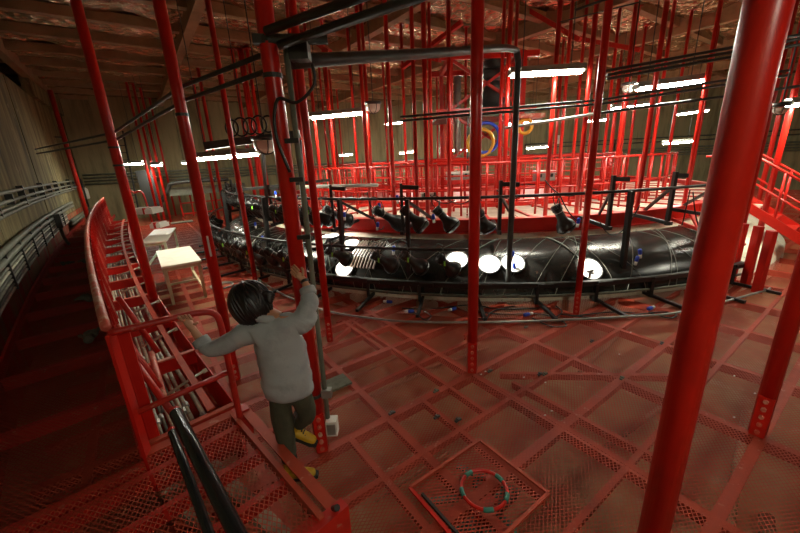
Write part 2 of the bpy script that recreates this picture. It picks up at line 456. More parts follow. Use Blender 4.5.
for p, side_, lab in [((1.6, -2.0, 3.6), 'behind', 'fluorescent light hanging behind the step platform over the end of the mesh floor'), ((9.5, 3.5, 3.4), 'right', 'fluorescent light hanging over the mesh floor past the red stair')]:
    P = Vector(p); fo = fixture(P - GB * .6, P + GB * .6, lab)
    fo.name = 'fluorescent_light_' + side_ + '_offscreen'
    for ch in fo.children:
        if ch.name.startswith('diffuser'): ch.name = 'diffuser_' + side_ + '_offscreen'

# ================================================================== RED HANGER POLES
def pole(x, y, z0, z1, r, label, group=None, bolts=0, name='hanger_pole', mat=None, clamp=None, n=14):
    o = empty(name, (x, y, z0), label, 'pole', group)
    mk('pole_shaft', mat or RED, o, lambda m: m.tube([(x, y, z0), (x, y, z1)], r, n), True)
    mk('top_plate', RED_D, o, lambda m: m.box(x - r * 1.8, x + r * 1.8, y - r * 1.8, y + r * 1.8, z1 - .015, z1))
    if bolts:
        d = Vector((-x, -y, 0)).normalized(); sd = Vector((d.y, -d.x, 0))
        fpl = mk('foot_plate', RED, o, lambda m: m.obox(Vector((x, y, z0 + .19)) + d * r, d * .012, sd * r * .8, Vector((0, 0, .19))))
        for i in range(bolts):
            mk('bolt', RED_CAP, fpl, lambda m: m.tube([Vector((x, y, z0 + .05 + i * .075)) + d * (r + .01), Vector((x, y, z0 + .05 + i * .075)) + d * (r + .035)], .018, 6))
    if clamp:
        for cz in clamp:
            mk('clamp', DKGREY, o, lambda m: m.tube([(x, y, cz - .014), (x, y, cz + .014)], r * 1.12, 12))
    return o
def fp(u, v, z=0.0):
    p = onz(u, v, z); return p.x, p.y, z
TOP = ZC - .02
x, y, _ = fp(322, 447); P3 = (x, y)
pole(x, y, 0, TOP, .056, 'red hanger pole that the person grips with a raised hand', bolts=5, clamp=[.55, 2.95, 3.15])
x, y, _ = fp(472, 370); P5 = (x, y)
pole(x, y, 0, TOP, .057, 'red hanger pole with a row of bolts standing alone on the open mesh floor', bolts=5)
x, y, _ = fp(576, 313); pole(x, y, 0, TOP, .046, 'red hanger pole in front of the bright port with a small valve', bolts=5)
x, y, _ = fp(330, 340); pole(x, y, 0, TOP, .046, 'red hanger pole just behind the grey conduit and the gripped pole', bolts=4)
x, y, _ = fp(236, 378); P2 = (x, y); p2o = pole(x, y, 0, TOP, .052, 'red hanger pole between the cream table and the guard rail', bolts=3, clamp=[2.9])
_d = Vector((-P2[0], -P2[1], 0)).normalized(); _s = Vector((_d.y, -_d.x, 0))
mk('white_sticker', WHITEP, p2o, lambda m: m.obox(Vector((P2[0], P2[1], 1.62)) + _d * .05, _s * .010, _d * .006, Vector((0, 0, .11))))
x, y, _ = fp(757, 432); pole(x, y, 0, TOP, .06, 'red hanger pole with bolt rows standing on open mesh beyond the thick pole', bolts=5)
x, y, _ = fp(257, 290); pole(x, y, 0, TOP, .046, 'slim red hanger pole between the person and the curved lamp row', bolts=4)
pb = at(711, 266, 1.42); PB = (pb.x, pb.y); pole(pb.x, pb.y, 0, TOP, .068, 'thick pole with a grey channel strut clamped on', n=24, bolts=3)
p1 = at(110, 132, 5.5); P1 = (p1.x, p1.y); pole(p1.x, p1.y, .40, TOP, .064, 'red hanger pole rising out of the red cable trough', clamp=[2.75, 2.5])
for i, (u, v) in enumerate([(161, 227), (166, 225), (171, 222), (176, 216)]):
    x, y, _ = fp(u, v); pole(x, y, 0, TOP, .05, 'slim red hanger pole in the row by the far end of the catwalk', 'poles by the far end of the catwalk', n=10)
for u, v in [(220, 223), (228, 230), (206, 218)]:
    x, y, _ = fp(u, v); pole(x, y, 0, TOP, .06, 'slim red hanger pole on the far floor behind the curved lamp row', 'poles on the far floor', n=10)
wp = path(17.9, WOFF - .28); o = mk('riser_pipe', RED_D, None, lambda m: m.tube([(wp.x, wp.y, .5), (wp.x, wp.y, 5.68)], .085, 10), True)
tag(o, 'red pipe running up the stained concrete wall', 'pipe')
for zz in (1.9, 3.9):
    mk('bracket', DKGREY, o, lambda m: m.bar((wp.x - .1, wp.y - .3, zz), (wp.x + .02, wp.y + .02, zz), .05, .05))

# poles that carry the round inner platform: (u, v at a seen point, northing, bottom z, r)
ringp = [(641, 180, 7.0, 1.12, .055), (690, 170, 7.6, 1.12, .05), (712, 170, 8.2, 1.12, .055), (365, 133, 8.6, 1.1, .05), (369, 133, 9.6, 1.1, .05), (391, 133, 8.0, 1.1, .055), (415, 133, 7.6, 1.1, .05), (426, 133, 7.5, 1.1, .06),
         (431, 133, 9.0, 1.1, .05), (449, 133, 7.8, 1.1, .055), (506, 133, 8.2, 1.1, .06), (512, 133, 9.4, 1.1, .05), (551, 133, 7.6, 1.1, .055), (562, 133, 9.5, 1.1, .05), (584, 133, 7.3, 1.1, .055), (405, 133, 11, 1.1, .05),
         (355, 133, 11.0, 1.1, .05), (332, 133, 10.5, 1.1, .05), (316, 133, 9.8, 1.1, .05), (303, 145, 9.0, 1.1, .055), (620, 133, 8.8, 1.1, .05), (655, 133, 9.5, 1.1, .05), (606, 133, 10.5, 1.1, .05), (672, 133, 11, 1.1, .05), (699, 133, 12, 1.1, .05)]
for u, v, Y, z0, r in ringp:
    p = at(u, v, Y); pole(p.x, p.y, z0, TOP, r * .8, 'slim red hanger pole on the front of the round inner platform', 'poles on the front of the round platform', n=10)
for R, n0, n1, cnt, rad in [(5.4, -175, -5, 9, .05), (3.2, -170, 170, 6, .05), (7.4, 20, 160, 7, .055), (5.3, 10, 170, 5, .05)]:
    for i in range(cnt):
        th = n0 + (n1 - n0) * i / (cnt - 1) + random.uniform(-3, 3); p = pol(R, th)
        pole(p.x, p.y, 1.1, TOP, rad * .8, 'slim red hanger pole deep inside the round inner platform', 'poles inside the round platform', n=8)
for u, v in [(245, 133), (252, 133), (257, 150), (262, 150), (274, 133)]:
    p = at(u, v, 12.5); pole(p.x, p.y, .2, TOP, .06, 'slim red hanger pole rising behind the crowded curve of lamps', 'poles behind the crowded lamps', n=8)
for u, v, Y in [(764, 133, 6.5), (790, 110, 7.5), (778, 120, 9.5)]:
    p = at(u, v, Y); pole(p.x, p.y, 0, TOP, .055, 'red hanger pole beside the red stair', 'poles beside the red stair', n=10)

# ================================================================== ROUND INNER PLATFORM AND RINGS
def arc_strip(m, r0, r1, z0, z1, a0, a1, n):
    """solid curved bar between radii r0<r1 and heights z0<z1"""
    for i in range(n + 1):
        a = a0 + (a1 - a0) * i / n
        for r, z in ((r0, z0), (r1, z0), (r1, z1), (r0, z1)):
            m.v.append(tuple(pol(r, a, z)))
    o = len(m.v) - 4 * (n + 1)
    for i in range(n):
        for k in range(4):
            m.f.append((o + i * 4 + k, o + i * 4 + (k + 1) % 4, o + (i + 1) * 4 + (k + 1) % 4, o + (i + 1) * 4 + k))
    m.f.append((o, o + 3, o + 2, o + 1)); m.f.append(tuple(o + n * 4 + k for k in range(4)))
def arc_pts(r, z, a0, a1, n):
    return [pol(r, a0 + (a1 - a0) * i / n, z) for i in range(n + 1)]
def shell():                           # plaster shell of the hall below
    m = MB(); prof = [(9.06, -.3), (9.04, .10), (8.9, .24), (8.6, .48), (8.3, .66), (8.0, .82), (7.85, .90), (7.7, .93), (7.4, .95), (7.0, .95), (6.0, .9)]
    n = 120
    for i in range(n):
        for r, z in prof:
            k = .02 * noise.noise(Vector((r * 3, i * .5, 2)))
            m.v.append(tuple(pol(r, 360 * i / n, z + k)))
    P = len(prof)
    m.f = [(i * P + k, ((i + 1) % n) * P + k, ((i + 1) % n) * P + k + 1, i * P + k + 1) for i in range(n) for k in range(P - 1)]
    o = m.build('plaster_shell', PLASTER, None, True)
    tag(o, 'rough white plaster shell bulging under the round red platform', 'plaster shell'); return o
shell()
rp = empty('round_platform', pol(7.3, -90, 0), 'round red platform with a red edge beam inside the lamp ring', 'platform')
rp.location = (RC.x, RC.y, 0)
mk('edge_beam', RED, rp, lambda m: [arc_strip(m, 7.86, 7.88, .96, 1.22, -200, 20, 90), arc_strip(m, 7.74, 7.93, 1.21, 1.23, -200, 20, 90), arc_strip(m, 7.74, 7.93, .955, .97, -200, 20, 90)])
mk('edge_beam', RED, rp, lambda m: arc_strip(m, 7.72, 7.82, 1.04, 1.2, 20, 160, 60))
for i in range(40):
    a = -200 + 9 * i
    mk('deck_panel', DECKT, rp, lambda m: arc_strip(m, 5.2, 7.68, 1.06, 1.09, a + .15, a + 8.85, 5))
for i in range(48):
    a = 7.5 * i
    mk('radial_joist', RED_D, rp, lambda m: m.bar(pol(5.2, a, 1.11), pol(7.7, a, 1.11), .07, .03))
mk('inner_ring_beam', RED, rp, lambda m: arc_strip(m, 5.05, 5.18, .95, 1.25, 0, 360, 96))
mk('centre_deck', RED_D, rp, lambda m: arc_strip(m, .1, 5.0, .85, .9, 0, 360, 64))
for i in range(26):
    a = -195 + 8.5 * i
    mk('kicker', RED, rp, lambda m: m.bar(pol(7.5, a, .92), pol(8.05, a, .78), .05, .05))
def railing(R, z0, h, a0, a1, nposts, label, mids=(.5,), rr=.024, step=60):
    o = empty('red_railing', (RC.x, RC.y, z0), label, 'railing')
    mk('top_rail', RED, o, lambda m: m.tube(arc_pts(R, z0 + h, a0, a1, step), rr, 8), True)
    for f in mids:
        mk('mid_rail', RED, o, lambda m: m.tube(arc_pts(R, z0 + h * f, a0, a1, step), rr * .8, 8), True)
    for i in range(nposts):
        p = pol(R, a0 + (a1 - a0) * i / (nposts - 1))
        mk('rail_post', RED, o, lambda m: m.tube([(p.x, p.y, z0), (p.x, p.y, z0 + h)], rr * 1.05, 8), True)
railing(6.6, 1.09, 1.15, -150, -40, 24, 'red tube railing along the front of the round platform', (.5,))
railing(5.2, 1.2, 1.1, -170, -10, 26, 'red tube railing around the inner ring beam', (.35, .65))
railing(5.2, 1.2, 1.1, 10, 170, 26, 'red tube railing on the far side of the inner ring', (.5,))
railing(7.3, 1.1, 1.15, 15, 165, 34, 'red tube railing along the far edge of the round platform', (.33, .66))
railing(3.4, .9, 1.25, -175, -5, 22, 'red tube railing around the centre machine frame', (.5,))
for i in range(14):                    # red floor frames and pale cases on the round platform
    a = -140 + 7.2 * i + random.uniform(-1, 1); R = random.choice((5.6, 5.9, 6.2))
    p = pol(R, a, 1.1); q = pol(R, a + 5, 1.1)
    o = empty('floor_frame', p, 'low red steel frame lying on the round platform deck', 'frame', 'low frames on the round platform')
    mk('frame_bar', RED, o, lambda m: m.bar(p + Vector((0, 0, .12)), q + Vector((0, 0, .12)), .06, .06))
    for e in (p, q):
        mk('frame_foot', RED, o, lambda m: m.bar(e, e + Vector((0, 0, .12)), .05, .05))
for u, v, Y, wd, hh, lab in [(459, 176, 9.8, .62, .2, 'pale grey case with dark latches on the platform beside a red pole'), (546, 176, 9.9, .5, .26, 'white panel with grey gauges on the platform'), (430, 195, 8.6, .4, .12, 'low pale box at the front of the platform deck')]:
    p = at(u, v, Y); o = empty('equipment_case', p, lab, 'case')
    cb = mk('case_body', GALV, o, lambda m: m.box(p.x - wd / 2, p.x + wd / 2, p.y, p.y + .3, p.z - hh / 2, p.z + hh / 2))
    mk('case_lid', WHITEP, o, lambda m: m.box(p.x - wd / 2 - .01, p.x + wd / 2 + .01, p.y - .01, p.y + .31, p.z + hh * .3, p.z + hh / 2 + .01))
    for s in (-1, 1):
        mk('latch', BLACK, cb, lambda m: m.box(p.x + s * wd * .3 - .03, p.x + s * wd * .3 + .03, p.y - .025, p.y, p.z - .03, p.z + .06))

# ---- centre machine frame
def machine():
    c = at(478, 120, 11.2); x, y = c.x, c.y
    o = empty('hoist_frame', (x, y, .9), 'tall red lattice frame holding grey hoist machinery in the middle', 'frame')
    W = .95
    for sx in (-1, 1):
        for sy in (-1, 1):
            mk('leg', RED, o, lambda m: m.bar((x + sx * W, y + sy * W, .9), (x + sx * W, y + sy * W, 4.9), .12, .12))
    for z in (2.3, 3.55, 4.85):
        for sy in (-1, 1):
            mk('cross_bar', RED, o, lambda m: m.bar((x - W * 1.4, y + sy * W, z), (x + W * 1.4, y + sy * W, z), .1, .14))
        for sx in (-1, 1):
            mk('cross_bar', RED, o, lambda m: m.bar((x + sx * W, y - W, z), (x + sx * W, y + W, z), .1, .14))
    for z0, z1 in ((2.35, 3.5), (3.6, 4.8)):
        for s in (-1, 1):
            mk('diagonal', RED_D, o, lambda m: m.bar((x - s * W, y - W, z0), (x + s * W, y - W, z1), .07, .07))
    hx = x + .35
    def hop(m):
        prof = [(.28, 3.6), (.28, 3.75), (.42, 3.8), (.2, 4.3), (.2, 4.7), (.3, 4.75), (.3, 4.85)]
        n = 14
        vs = [Vector((hx + r * math.cos(2 * math.pi * k / n), y - .3 + r * math.sin(2 * math.pi * k / n), z)) for r, z in prof for k in range(n)]
        m.add(vs, [(j * n + k, j * n + (k + 1) % n, (j + 1) * n + (k + 1) % n, (j + 1) * n + k) for j in range(len(prof) - 1) for k in range(n)])
    mk('hoist_hood', DKGREY, o, hop, True)
    mk('motor', DKGREY, o, lambda m: m.tube([(hx - .45, y - .5, 4.5), (hx + .15, y - .5, 4.5)], .16, 12), True)
    mk('motor_cap', GALV, o, lambda m: m.tube([(hx - .52, y - .5, 4.5), (hx - .45, y - .5, 4.5)], .12, 12), True)
    mk('grey_duct', GALV, o, lambda m: m.tube([(x - .75, y - .9, 2.4), (x - .75, y - .9, 4.4)], .09, 10), True)
    mk('machine_deck', GREY, o, lambda m: m.box(x - 1.3, x + 1.3, y - .95, y + .95, 3.40, 3.47))
    mk('machine_deck', RED_CAP, o, lambda m: m.box(x + .5, x + 1.5, y - 1.2, y - .5, 3.3, 3.4))
    mk('ceiling_hanger', GREY, o, lambda m: m.box(hx - .22, hx + .22, y - .5, y - .1, 4.86, 5.1))
    for dx, mt in ((-.12, YEL), (.0, BLUE)):
        mk('hose_loop', mt, o, lambda m: m.torus((x - .05 + dx, y - 1.12, 2.85 + dx), (0, 1, .1), .38 + dx * .3, .045, 24, 8), True)
    mk('hose_loop', YEL, o, lambda m: m.torus((x + 1.05, y - 1.0, 3.1), (0, 1, .1), .18, .05, 20, 8), True)
    for dx in (-.5, -.2, .55, .8):
        mk('hanging_strap', DKGREY, o, lambda m: m.bar((x + dx, y - 1.05, 2.0), (x + dx, y - 1.05, 3.4), .05, .03))
machine()

# ================================================================== BLACK COVER WITH LIT PORTS
def cov_rz(t):                         # t 0 outer foot .. 1 inner top : bulging sheet
    a = t * math.pi / 2
    return 9.12 - 1.05 * (1 - math.cos(a)) , .10 + .77 * math.sin(a)
def cover():
    o = empty('black_cover', (RC.x, RC.y, 0), 'glossy black sheet stretched over the plaster shell inside the lamp ring', 'cover')
    def body(m):
        n, k = 96, 12; a0, a1 = -172, -70
        for i in range(n + 1):
            for j in range(k + 1):
                r, z = cov_rz(j / k); w_ = .012 * noise.noise(Vector((i * .35, j * .5, 0)))
                m.v.append(tuple(pol(r + w_, a0 + (a1 - a0) * i / n, z + w_)))
        m.f = [(i * (k + 1) + j, (i + 1) * (k + 1) + j, (i + 1) * (k + 1) + j + 1, i * (k + 1) + j + 1) for i in range(n) for j in range(k)]
    mk('sheet', COVER, o, body, True)
    mk('hem', RED_D, o, lambda m: m.tube([pol(*(lambda rz: (rz[0] + .01, -69.9, rz[1] + .01))(cov_rz(j / 12))) for j in range(13)], .015, 6), True)
    for i in range(44):                # tie strings running over the sheet
        a = -165 + 94 * i / 43 + random.uniform(-1, 1); da = random.choice((-6, -3, 3, 5, 7))
        mk('tie_string', STRING, o, lambda m: m.tube([pol(cov_rz(j / 8)[0] + .012, a + da * (j / 8) ** 1.5, cov_rz(j / 8)[1] + .014) for j in range(9)], .0045 if i % 7 else .012, 4))
    ports = []
    for (u, v) in [(350, 245), (331, 237), (315, 226), (457, 261), (489, 265), (513, 264), (590, 271), (345, 268), (300, 222), (318, 244)]:
        best = None                     # where the line of sight meets the sheet
        r = ray(u, v)
        for q in range(400):
            tt = 4 + q * .02; p = Vector((0, 0, H)) + r * (tt / r.y); rr = (Vector((p.x, p.y, 0)) - RC).length
            if rr > 9.12: continue
            c_ = max(-1, min(1, 1 - (9.12 - rr) / 1.05)); t = math.acos(c_) / (math.pi / 2)
            if p.z <= cov_rz(t)[1]:
                ports.append((math.degrees(math.atan2(p.y - RC.y, p.x - RC.x)), t, u)); break
    centres = []
    for i, (a, t, u) in enumerate(ports):
        r0, z0 = cov_rz(t); r1, z1 = cov_rz(min(t + .05, 1)); tg = (pol(r1, a, z1) - pol(r0, a, z0)).normalized()
        ce = pol(r0, a, z0); tn = (pol(r0, a + 1, z0) - pol(r0, a - 1, z0)).normalized(); nm = tn.cross(tg).normalized()
        if nm.z < 0: nm = -nm
        c = ce + nm * .02; R1, R2 = .185, .19
        centres.append((c, nm, u))
        def disc(m):
            n = 24; m.add([c + nm * .006] + [c + tn * R1 * math.cos(2 * math.pi * k / n) + tg * R2 * math.sin(2 * math.pi * k / n) for k in range(n)], [(0, 1 + k, 1 + (k + 1) % n) for k in range(n)])
        mk('lit_port', PORTM, o, disc)
        mk('port_rim', BLACK, o, lambda m: m.tube([c + tn * R1 * 1.04 * math.cos(2 * math.pi * k / 24) + tg * R2 * 1.04 * math.sin(2 * math.pi * k / 24) for k in range(25)], .012, 6, cap=False), True)
    return centres
cover_ports = cover()
# ribbed brown vent panel between the sheets
p = pol(8.35, -113.5, 0); 
def vent():
    o = empty('vent_panel', p, 'brown ribbed panel let into the black sheet behind the lamps', 'panel')
    for k in range(9):
        a = -115.2 + .42 * k
        mk('rib', paint('brown_vent' + str(k), (.16, .10, .07), rough=.5), o, lambda m: m.tube([pol(cov_rz(j / 6)[0] + .02, a, cov_rz(j / 6)[1] + .02) for j in range(2, 6)], .02, 5))
vent()

# ================================================================== BLACK LAMP RING FRAME
def ring_frame():
    o = empty('lamp_ring_frame', (RC.x, RC.y, 0), 'black curved pipe frame on feet that carries two rows of lamps', 'lamp frame')
    A0, A1 = -176, -69
    mk('upper_rail', BLACK, o, lambda m: m.tube(arc_pts(8.75, 1.74, A0, A1, 80), .026, 8), True)
    mk('lamp_rail', BLACK, o, lambda m: m.tube(arc_pts(9.38, 1.0, A0, -100, 60), .024, 8), True)
    mk('base_rail', BLACK, o, lambda m: [arc_strip(m, 9.14, 9.22, .30, .38, A0, A1, 80)])
    mk('base_rail', GREY, o, lambda m: m.tube(arc_pts(9.20, .16, A0, A1, 80), .022, 6), True)
    for i, a in enumerate([-172, -166, -160, -154, -148, -142, -136, -130, -124, -118, -112, -106, -100, -94, -88, -82, -76, -71]):
        p0, p1 = pol(8.7, a, .02), pol(9.85, a + .6, .02)
        mk('foot', BLACK, o, lambda m: m.bar(p0 + Vector((0, 0, .02)), p1 + Vector((0, 0, .02)), .05, .045))
        mk('stub_post', BLACK, o, lambda m: m.bar(pol(9.2, a, .03), pol(9.2, a, .33), .09, .05))
        mk('joint_plate', BLACK, o, lambda m: m.obox(pol(9.24, a + .8, .34), (pol(1, a + 90) - RC) * .12, (pol(1, a) - RC) * .01, Vector((0, 0, .035))))
    for a in [-166, -154, -142, -130, -118, -108.5, -97.5, -85.5, -78, -70]:
        mk('upright', BLACK, o, lambda m: m.bar(pol(8.72, a, 1.1), pol(8.72, a, 2.0), .07, .05))
        mk('prop', BLACK, o, lambda m: m.bar(pol(8.65, a + .2, 1.72), pol(7.85, a + 3, 1.2), .04, .05))
        mk('outrigger', BLACK, o, lambda m: m.bar(pol(8.72, a, 1.94), pol(8.68, a + 2.0, 1.92), .05, .07))
        mk('base_arm', BLACK, o, lambda m: m.bar(pol(8.8, a, 1.14), pol(7.8, a, 1.2), .06, .06))
    for a in [-166, -148, -130, -116, -107.5, -84.2]:
        mk('tall_post', BLACK, o, lambda m: m.bar(pol(8.95, a, .2), pol(8.9, a, 1.75), .06, .09))
    mk('pale_tube', CARTON, o, lambda m: m.tube([at(303, 187, 7.6), at(378, 185, 7.2)], .035, 8), True)
ring_frame()
o = mk('ring_conduit', GALV, None, lambda m: m.tube(smoothpath([onz(u, v, .04) for u, v in [(240, 232), (235, 250), (245, 268), (275, 290), (320, 309), (370, 318), (420, 322), (500, 322), (560, 320), (620, 317), (680, 312), (760, 292), (770, 288)]], 5), .018, 6), True)
tag(o, 'thin grey pipe curving over the mesh floor around the lamp ring', 'pipe')

# ---- lamps
LAMPS = []
def lamp(tail, head, label, group=None, green=False, s=1.0, hook=True):
    tail, head = Vector(tail), Vector(head); d = (head - tail); L = d.length; d.normalize()
    o = empty('spot_lamp', tail, label, 'lamp', group)
    def hous(m):
        prof = [(0, .045), (.02, .058), (.14, .060), (.20, .066), (.24, .052), (.50, .056), (.60, .075), (.70, .105), (.82, .118), (.93, .112), (1.0, .085)]
        m.tube([tail + d * L * t for t, r in prof], [r * s for t, r in prof], 14)
    hs = mk('housing', LAMPB, o, hous, True)
    mk('rear_fins', LAMPB, hs, lambda m: [m.tube([tail + d * L * t, tail + d * L * (t + .018)], .07 * s, 10) for t in (.03, .07, .11)])
    mk('rim', BLACKG, hs, lambda m: m.tube([tail + d * L * .86, tail + d * L * .89], .122 * s, 14))
    mk('band', GALV, hs, lambda m: m.tube([tail + d * L * .27, tail + d * L * .285], .057 * s, 12))
    LAMPS.append((o, tail, head))
    sd = d.cross(Vector((0, 0, 1))).normalized()
    c = tail + d * L * .22
    if hook:
        top = c + Vector((0, 0, .20))
        mk('yoke', BLACK, o, lambda m: m.tube([c + sd * .07 * s, c + sd * .08 * s + Vector((0, 0, .12)), top + sd * .03, top - sd * .03, c - sd * .08 * s + Vector((0, 0, .12)), c - sd * .07 * s], .009, 6), True)
    mk('lead', BLACK, o, lambda m: m.tube(smoothpath([tail, tail - d * .08 + Vector((0, 0, .05)), tail - d * .02 + Vector((0, 0, .2)), c + Vector((.02, .02, .24))], 4), .007, 5))
    if green:
        mk('tag', GREEN, o, lambda m: m.obox(c + sd * .09 - Vector((0, 0, .03)), sd * .006, Vector((.012, 0, 0)), Vector((0, 0, .04))))
    return o
UL = [((324, 208), (351, 223)), ((374, 209), (404, 226)), ((402, 208), (425, 229)), ((435, 208), (455, 229)), ((478, 211), (489, 232)), ((555, 205), (568, 231))]
labs = ['black spot lamp hanging just past the grey conduit', 'black spot lamp on the upper rail beside hanging blue plugs', 'black spot lamp on the upper rail between two tilted lamps', 'black spot lamp on the upper rail next to the lone red pole', 'black spot lamp half hidden behind the lone red pole', 'black spot lamp hanging alone on the upper rail beside the valve port']
AIM = {}
for (t, h), lb, pu in zip(UL, labs, (None, None, 457, 489, 513, 590)):
    Y = (ray(*t).y); tp = None
    # tail hangs a hand below the rail (r 8.75); head leans inwards
    r = ray(*t); k = 0
    for q in range(600):
        tt = 3.5 + q * .02; p = Vector((r.x, r.y, 0)) * (tt / r.y)
        if (p - RC).length <= 8.85: k = tt; break
    T = at(*t, k); Hd = at(*h, k + .32)
    pc = [c for c, nm, u in cover_ports if u == pu]
    if pc:                              # lean the barrel so that it points at its port
        def miss(dk):
            h_ = at(*h, k + dk); return (pc[0] - h_).angle(h_ - T)
        dk = min([-.45 + .02 * q for q in range(45)], key=miss); Hd = at(*h, k + dk)
    lo = lamp(T, Hd, lb, s=1.3)
    if pc: AIM[pu] = (lo, T, Hd)
for (t, h), lb in zip([((326, 249), (351, 261)), ((372, 254), (396, 268)), ((401, 253), (425, 270)), ((438, 257), (456, 272))],
                      ['black spot lamp with green tags on the lower rail below the first bright port', 'black spot lamp on the lower rail with a green tag under the vent panel', 'black spot lamp on the lower rail beside hanging white plugs', 'black spot lamp on the lower rail in front of a bright port']):
    r = ray(*t); k = 0
    for q in range(600):
        tt = 3.5 + q * .02; p = Vector((r.x, r.y, 0)) * (tt / r.y)
        if (p - RC).length <= 9.42: k = tt; break
    lamp(at(*t, k), at(*h, k + .10), lb, green=True, s=1.25)
for i in range(22):                    # crowded left sweep, upper row
    a = -122.5 - 2.25 * i
    T = pol(8.85, a, 1.56 + random.uniform(-.03, .03)); Hd = T + Vector((.60, .10, -.34)) + Vector((random.uniform(-.03, .03), random.uniform(-.03, .03), random.uniform(-.04, .04)))
    lamp(T, Hd, 'black spot lamp packed in the crowded curve of the upper rail', 'upper lamps in the crowded curve', green=i % 3 == 0, s=1.25)
for i in range(20):
    a = -120.5 - 2.4 * i
    T = pol(9.5, a, .80 + random.uniform(-.03, .03)); Hd = T + Vector((.58, .04, -.30)) + Vector((random.uniform(-.03, .03), random.uniform(-.03, .03), random.uniform(-.03, .03)))
    rd_ = Vector((Hd.x - RC.x, Hd.y - RC.y, 0))
    if rd_.length < 9.26: Hd = RC + rd_.normalized() * 9.26 + Vector((0, 0, Hd.z))
    lamp(T, Hd, 'black spot lamp packed in the crowded curve of the lower rail', 'lower lamps in the crowded curve', green=i % 3 == 1, s=1.25)

# ---- the lamps that are switched on: each port is lit by the lamp whose barrel points at it best
used_lamps = set()
for c, nm, u in cover_ports:
    best = None
    for lo, tail, head in ([AIM[u]] if u in AIM else LAMPS[len(UL):]):
        if lo.name in used_lamps: continue
        v = c - head
        if not .15 < v.length < 1.9 or v.dot(nm) > 0: continue
        ang = v.angle(head - tail) + .25 * v.length
        if u not in AIM and v.angle(head - tail) > .75: continue
        if best is None or ang < best[0]: best = (ang, lo, tail, head, v)
    if not best: continue
    _, lo, tail, head, v = best; used_lamps.add(lo.name)
    ld = bpy.data.lights.new('lamp_beam', 'SPOT'); ld.energy = 300 * v.length ** 2; ld.color = (1, .95, .84); ld.shadow_soft_size = .03
    ld.spot_size = 2 * math.atan(.26 / v.length); ld.spot_blend = .25
    bo = bpy.data.objects.new('lamp_beam', ld); COL.objects.link(bo)
    bo.location = head + v.normalized() * .10; bo.rotation_euler = v.to_track_quat('-Z', 'Y').to_euler()
    bo.parent = lo; bo.matrix_parent_inverse = pinv(lo)

# ---- plugs and cables
def plug(c, d, label, group, mat=BLUE, L=.16):
    c = Vector(c); d = Vector(d).normalized()
    o = empty('cable_plug', c, label, 'plug', group)
    mk('plug_body', mat, o, lambda m: m.tube([c, c + d * L * .1, c + d * L * .55, c + d * L * .6], [.022, .03, .03, .02], 8), True)
    mk('plug_sleeve', WHITEP, o, lambda m: m.tube([c + d * L * .6, c + d * L], [.026, .022], 8), True)
for u, v, dx in [(392, 302, -.6), (414, 311, -.8), (456, 308, -1), (524, 315, 1), (648, 309, .6), (322, 279, 1)]:
    plug(onz(u, v, .04), (dx, random.uniform(-.6, .6), 0), 'blue and white plug lying on the mesh floor by the ring', 'plugs on the floor')
for u, v, Y in [(379, 203, 6.7), (397, 195, 6.6), (378, 222, 6.6), (433, 214, 6.3), (579, 218, 6.0), (551, 275, 5.7), (513, 251, 5.7), (514, 263, 5.7), (394, 246, 6.3), (394, 258, 6.3), (640, 249, 5.7), (344, 212, 6.9), (349, 250, 6.9), (255, 222, 9.0), (262, 236, 8.4), (288, 233, 8.0), (296, 195, 8.2), (275, 191, 9), (638, 256, 5.7)]:
    plug(at(u, v, Y), (random.uniform(-.2, .2), 0, -1), 'blue and white plug dangling from the lamp ring cables', 'dangling plugs')
def cable(pts, r, label, group, mat=BLACK):
    o = mk('cable', mat, None, lambda m: m.tube(smoothpath(pts, 6), r, 6), True)
    return tag(o, label, 'cable', group)
for pl in [[(402, 308), (430, 309), (470, 305), (500, 309), (540, 308)], [(470, 311), (500, 314), (540, 314), (560, 320), (566, 326), (550, 326), (532, 318)], [(560, 314), (600, 318), (640, 314), (660, 312), (676, 314), (670, 318), (650, 313)],
           [(476, 318), (486, 319), (490, 313), (500, 309), (515, 306)], [(414, 312), (425, 320), (431, 316), (424, 311)], [(575, 316), (610, 312), (635, 313)], [(556, 306), (562, 312), (552, 320)]]:
    cable([onz(u, v, .025) for u, v in pl], .011, 'black cable snaking on the mesh floor beside the ring frame', 'cables on the floor by the ring')
for (u0, v0), (u1, v1), Y, sg in [((367, 192), (384, 226), 6.6, .3), ((640, 205), (600, 222), 5.9, .35), ((690, 190), (682, 225), 5.8, .1), ((693, 192), (712, 235), 5.8, .25), ((560, 195), (588, 222), 6.0, .15), ((430, 195), (455, 200), 6.4, .1), ((330, 197), (350, 205), 7.0, .25), ((445, 196), (470, 200), 6.3, .1), ((497, 190), (520, 196), 6.1, .1), ((545, 180), (575, 195), 6.0, .1), ((255, 200), (300, 205), 8.5, .3), ((270, 205), (320, 210), 8.0, .35)]:
    cable(catenary(at(u0, v0, Y), at(u1, v1, Y), sg, 8), .010, 'thin black lead looping below the upper lamp rail', 'leads on the lamp rail')
# small valve in front of the right port
vp = at(590, 273, 5.35)
o = empty('valve', vp, 'small grey tap fixed on the ring frame before the last bright port', 'valve')
mk('stem', GALV, o, lambda m: m.tube([vp - Vector((0, 0, .08)), vp + Vector((0, 0, .02))], .02, 8), True)
mk('handle', GALV, o, lambda m: m.obox(vp + Vector((0, 0, .03)), (.05, 0, .01), (0, .015, 0), (0, 0, .015)))
mk('spout', GALV, o, lambda m: m.tube([vp, vp + Vector((.05, -.02, .0))], .018, 8), True)

